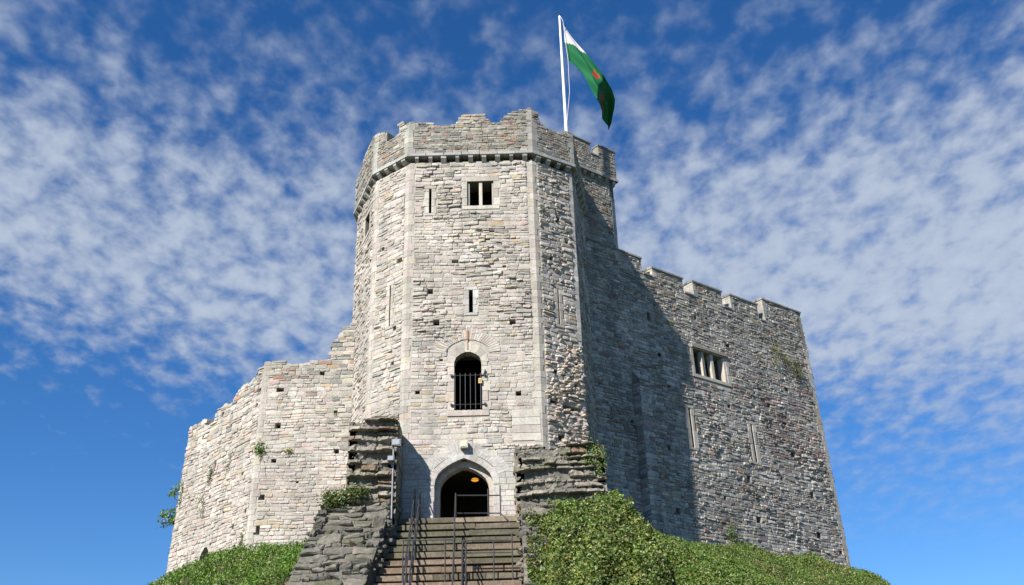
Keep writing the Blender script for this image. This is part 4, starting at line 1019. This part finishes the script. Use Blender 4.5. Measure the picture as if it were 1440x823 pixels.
tuft('wall_ivy', 'yellowish creeper hanging high on the battlemented wall near its corner', 'creeper', [fKR.P(ku(13.3, 12), 12.3, w), fKR.P(ku(13.8, 12), 12.0, w), fKR.P(ku(14.3, 12), 11.7, w), fKR.P(ku(15.0, 12), 11.8, w), fKR.P(ku(15.2, 11), 11.2, w), fKR.P(ku(13.2, 12), 11.6, w), fKR.P(ku(14.9, 11), 11.4, w)], 150, .045, (.16, .16, .25), [(C(.2, .21, .05), 3), (C(.3, .27, .07), 2), (C(.1, .13, .04), 2)])
tuft('wall_plant', 'small dark tuft near the shadow edge high on the battlemented wall', 'plant', [fKR.P(ku(5.3, 11.8), 11.8, w)], 90, .04, (.14, .12, .13), IVY)
tuft('wall_plant', 'tall weed against the foot of the battlemented wall', 'plant', [fKR.P(ku(7.9, 1), z_, .15) for z_ in (1.0, 1.4, 1.8)] + [fKR.P(ku(8.3, 1), 1.0, .15)], 110, .05, (.14, .12, .22), GRN)
tuft('wall_plant', 'tufts rooted in the tower face below the parapet on the right', 'plant', [fR1.P(.35, 14.4, w), fR1.P(.45, 14.2, w)], 55, .035, (.07, .05, .08), IVY)
tuft('wall_plant', 'little green sprig near the right corner high on the tower', 'plant', [fR1.P(1.7, 13.5, w)], 60, .035, (.07, .05, .08), IVY)
tuft('wall_ivy', 'ivy trailing over the outer edge of the right ruined wall end', 'ivy', [(2.9, -1.15, 2.75), (3.2, -1.2, 2.6), (2.75, -1.2, 2.2), (3.1, -1.2, 1.9), (3.25, -1.2, 2.2)], 60, .055, (.13, .1, .16), GBR)
tuft('ivy_clump', 'dark ivy clump on top of the left parapet beside the ruined wall', 'ivy', [(-7.0, -1.75, .95), (-6.7, -1.8, .95), (-6.35, -1.8, 1.0), (-6.0, -1.85, .95), (-5.75, -1.9, 1.05), (-6.95, -1.95, .65), (-6.6, -1.9, .7)], 260, .055, (.17, .12, .13), IVY)

# branches of a tree beyond the far left wall
def tree():
    t = thing('small_tree', (-15.6, 14.2, -1), 'small leafy tree, a few sprays showing past the far left end of the wall', 'tree')
    mb = MB(); bk = C(.12, .1, .08); b0 = np.array((-15.8, 14.2, -2.)); top = b0 + (.2, 0, 6.4)
    mb.tube(b0, top, .17, bk, 8, .09); tips = []
    for (x, y, z), n in (((-18.0, 13.5, 5.9), 5), ((-18.3, 13.5, 4.2), 7), ((-17.9, 13.5, 4.6), 3), ((-17.85, 13.5, 2.2), 2), ((-15.4, 14.5, 5.6), 5), ((-16.2, 15, 5.2), 5), ((-14.9, 14, 4.6), 5)):
        e = np.array((x, y, z)); s0 = b0 + np.array((.1, 0, max(2.2, z - .2))); mid = (s0 + e) / 2 + (0, 0, .25)
        mb.tube(s0, mid, .05, bk, 6, .03); mb.tube(mid, e, .03, bk, 6, .01)
        for k in range(n):
            f = rng.uniform(.62, 1.0); p = mid + (e - mid) * f; q = p + rng.normal(0, 1, 3) * (.18, .2, .16) + (-.12, 0, .03)
            mb.tube(p, q, .01, bk, 4, .005); tips.append(q)
    keep_world(mb.build('trunk', M_WOOD, None), t)
    mb = MB()
    for e in tips:
        n = 44; P = rng.normal(0, 1, (n, 3)) * (.13, .15, .10) + e; leaves(mb, P, .085, pick(GBR if rng.random() < .6 else IVY, n))
    keep_world(mb.build('crown', M_LEAF, None), t)
tree()

# ================================================================== RAILINGS
IR = C(.035, .036, .04)
def railing(label, group=None, name='handrail'):
    return MB(), (lambda mb: tag(mb.build(name, M_IRON, None), label, 'handrail', group))
def rail_run(label, x0, x1, y0, y1, h, posts, two=True, dbl=0.):
    root = thing('handrail', (x0, y0, sz(y0)), label, 'handrail')
    for off in ((0, dbl) if dbl else (0,)):
        mb = MB(); mb.tube((x0 + off, y0, sz(y0) + h), (x1 + off, y1, sz(y1) + h), .026, IR)
        if two: mb.tube((x0 + off, y0, sz(y0) + h * .5), (x1 + off, y1, sz(y1) + h * .5), .02, IR)
        keep_world(mb.build('rail', M_IRON, None), root)
        for k in range(posts):
            t = k / (posts - 1); x, y = x0 + (x1 - x0) * t + off, y0 + (y1 - y0) * t; zr = sz(y0) + (sz(y1) - sz(y0)) * t + h
            mb = MB(); mb.tube((x, y, sz(y) - .15), (x, y, zr + .02), .024, IR); keep_world(mb.build('post', M_IRON, None), root)
    return root
r = rail_run('black double handrail down the left side of the steps', -3.93, -3.85, -.45, -4.4, 1.28, 5, True, .2)
r = rail_run('black central handrail running down the middle of the steps', -2.34, -2.22, -1.0, -4.6, .98, 4, False)
# landing barrier
root = thing('barrier_rail', (-1.5, -.8, .2), 'black two-bar barrier across the right half of the doorway landing', 'railing')
mb = MB()
for z in (1.06, .38): mb.tube((-2.34, -.95, z), (-.66, -.8, z), .024, IR)
keep_world(mb.build('rail', M_IRON, None), root)
for x, zt in ((-2.34, 1.08), (-1.12, 1.3), (-.66, 1.42)):
    mb = MB(); mb.tube((x, -.88, .1), (x, -.88, zt), .024, IR); keep_world(mb.build('post', M_IRON, None), root)
mb = MB(); mb.tube((-.66, -.9, .35), (-.3, -1.3, -.1), .02, IR); keep_world(mb.build('brace', M_IRON, None), root)
# cross barriers half way up
for lab, xa, xb, zt, ps, mid in (('black railing across the left part of the steps at the bottom of the picture', -4.0, -2.25, -1.13, (-3.67, -2.55), False), ('black railing across the right part of the steps at the bottom of the picture', -1.94, -.24, -1.2, (-.88, -.24), True)):
    root = thing('barrier_rail', ((xa + xb) / 2, -3.4, -2.7), lab, 'railing')
    mb = MB(); mb.tube((xa, -3.4, zt), (xb, -3.4, zt - .02), .022, IR)
    if mid: mb.tube((xa, -3.4, zt - .42), (xb, -3.4, zt - .44), .018, IR)
    keep_world(mb.build('rail', M_IRON, None), root)
    for x in ps + ((xa, xb) if not mid else (xa,)):
        mb = MB(); mb.tube((x, -3.4, -2.95), (x, -3.4, zt + (.22 if x == -.24 else .01)), .022, IR); keep_world(mb.build('post', M_IRON, None), root)
rail_run('black lower handrail starting in the middle of the steps', -1.95, -1.85, -3.5, -5.6, 1.42, 3, False, .12)
# floodlights on a pole
fl = thing('floodlight_pole', (-4.62, -1.75, -.2), 'thin grey pole with two floodlights on the edge of the left ruined wall', 'floodlight')
mb = MB(); mb.tube((-4.62, -1.95, -.3), (-4.62, -1.95, 2.95), .03, C(.3, .31, .33)); keep_world(mb.build('pole', M_GALV, None), fl)
for x, z, s in ((-4.5, 2.82, .17), (-4.68, 2.2, .13)):
    mb = MB(); mb.box(x - s, x + s, -2.2, -1.98, z - s * .8, z + s * .8, C(.14, .145, .16), .015); mb.box(x - s * .8, x + s * .8, -2.225, -2.2, z - s * .6, z + s * .6, C(.3, .32, .36))
    mb.tube((x, -2.0, z - s), (x + .03, -1.95, z - s - .12), .03, C(.2, .2, .22)); keep_world(mb.build('floodlight', M_GALV, None), fl)
# lamp box over the door
lb = thing('wall_lamp', (DU - 4.5, -.1, 3.3), 'square cream lamp box mounted over the doorway arch', 'lamp')
mb = MB(); x = 2.44 - 4.5; mb.box(x - .15, x + .15, -.30, -.06, 3.16, 3.45, C(.50, .48, .38), .01); keep_world(mb.build('housing', M_WHITE, None), lb)
mb = MB(); mb.box(x - .12, x + .12, -.32, -.3, 3.2, 3.40, C(.58, .55, .42)); mb.box(x - .05, x + .05, -.08, .02, 3.2, 3.4, C(.2, .2, .2)); keep_world(mb.build('lens', M_WHITE, None), lb)
# lit lamp in the passage
pl_ = thing('passage_lamp', (-1.72, 1.6, 2.3), 'glowing amber oval lamp inside the dark doorway', 'lamp')
import bmesh
def ellipsoid(name, c, r, mat, parent):
    bm = bmesh.new(); bmesh.ops.create_uvsphere(bm, u_segments=16, v_segments=10, radius=1)
    for v in bm.verts: v.co = Vector((v.co.x * r[0] + c[0], v.co.y * r[1] + c[1], v.co.z * r[2] + c[2]))
    me = bpy.data.meshes.new(name); bm.to_mesh(me); bm.free(); me.materials.append(mat)
    for p in me.polygons: p.use_smooth = True
    o = bpy.data.objects.new(name, me); COL.objects.link(o); keep_world(o, parent); return o
mg = bpy.data.materials.new('amber_glow'); mg.use_nodes = True; b = mg.node_tree.nodes['Principled BSDF']
b.inputs['Base Color'].default_value = (.6, .3, .05, 1); b.inputs['Emission Color'].default_value = (1, .42, .05, 1); b.inputs['Emission Strength'].default_value = .5
ellipsoid('bulkhead_glass', (-1.72, 1.6, 2.38), (.16, .1, .08), mg, pl_)
mb = MB(); mb.tube((-1.72, 1.62, 2.4), (-1.72, 1.62, 2.76), .03, IR)
mb.box(-1.72 - .2, -1.72 + .2, 1.5, 1.72, 2.375, 2.385, IR); keep_world(mb.build('cage', M_IRON, None), pl_)

# ================================================================== FLAG
fp = thing('flagpole', (2.95, 3, 17.3), 'tall white flagpole standing on the tower roof', 'flagpole')
mb = MB(); mb.tube((2.95, 3, 17.3), (2.95, 3, 28.0), .10, C(.78, .79, .8), 12, .055); keep_world(mb.build('pole', M_WHITE, None), fp)
ellipsoid('finial', (2.95, 3, 28.05), (.08, .08, .07), M_WHITE, fp)
mb = MB(); pts = [(2.98, 2.88, 27.9), (3.1, 2.75, 27.45), (3.17, 2.75, 26.0), (3.24, 2.75, 24.8), (3.22, 2.8, 22.8), (3.0, 2.88, 21)]
for p, q in zip(pts[:-1], pts[1:]): mb.tube(p, q, .012, C(.7, .7, .7), 5)
keep_world(mb.build('halyard', M_WHITE, None), fp)
# cloth: upper edge and lower edge as (x, z), folds in y
UP = [(3.08, 27.4), (3.45, 26.75), (3.85, 26.0), (4.15, 25.4), (4.6, 24.6), (5.05, 23.85), (5.4, 22.9), (5.46, 22.2), (5.38, 21.55), (5.22, 20.75)]
LO = [(3.24, 24.95), (3.7, 24.35), (4.05, 23.85), (4.3, 23.3), (4.5, 22.75), (4.68, 22.1), (4.78, 21.5), (4.78, 21.0), (4.9, 20.75), (5.02, 20.55)]
ns, nt_ = 72, 30
def pl_at(L_, s): s = s * (len(L_) - 1); i = min(int(s), len(L_) - 2); f = s - i; return np.array(L_[i]) * (1 - f) + np.array(L_[i + 1]) * f
V = []; Cc = []
for i in range(ns + 1):
    s = i / ns; u_, l_ = pl_at(UP, s), pl_at(LO, s)
    for j in range(nt_ + 1):
        t = j / nt_; p = l_ + (u_ - l_) * t
        y = 3 - .12 + .17 * math.sin(t * 7 + s * 5) * (.35 + s) + .09 * math.sin(t * 15 - s * 11) * (.2 + s)
        k_ = min(1, max(0, (s - .50) / .1)); dy = k_ * (-1.2 * (p[1] - 23.4) + .9 * (p[0] - 4.7)) * .8; y += dy; p = p + np.array((p[0], p[1] + 9)) * dy / 41     # the lower end turns its face down and away
        V.append((p[0] + .03 * math.sin(t * 9 + s * 14), y, p[1]))
        white = t > .46 + s * 1.6
        c = C(.60, .58, .58) if white else C(.006, .12, .042)
        for (cs, ct, rs, rt) in ((.46, .70, .03, .13), (.49, .80, .018, .07), (.43, .62, .014, .09), (.445, .84, .008, .05), (.60, .30, .03, .10), (.63, .18, .018, .07), (.70, .08, .025, .09)):
            if ((s - cs) / rs) ** 2 + ((t - ct) / rt) ** 2 < 1: c = C(.38, .035, .025)
        Cc.append(c)
mb = MB(); w_ = nt_ + 1
mb.add(np.array(V), [(i * w_ + j, (i + 1) * w_ + j, (i + 1) * w_ + j + 1, i * w_ + j + 1) for i in range(ns) for j in range(nt_)], np.array(Cc))
flg = mb.build('flag', M_FLAG, None, smooth=True)
tag(flg, 'white and green flag with a red emblem, hanging in folds from the pole', 'flag')
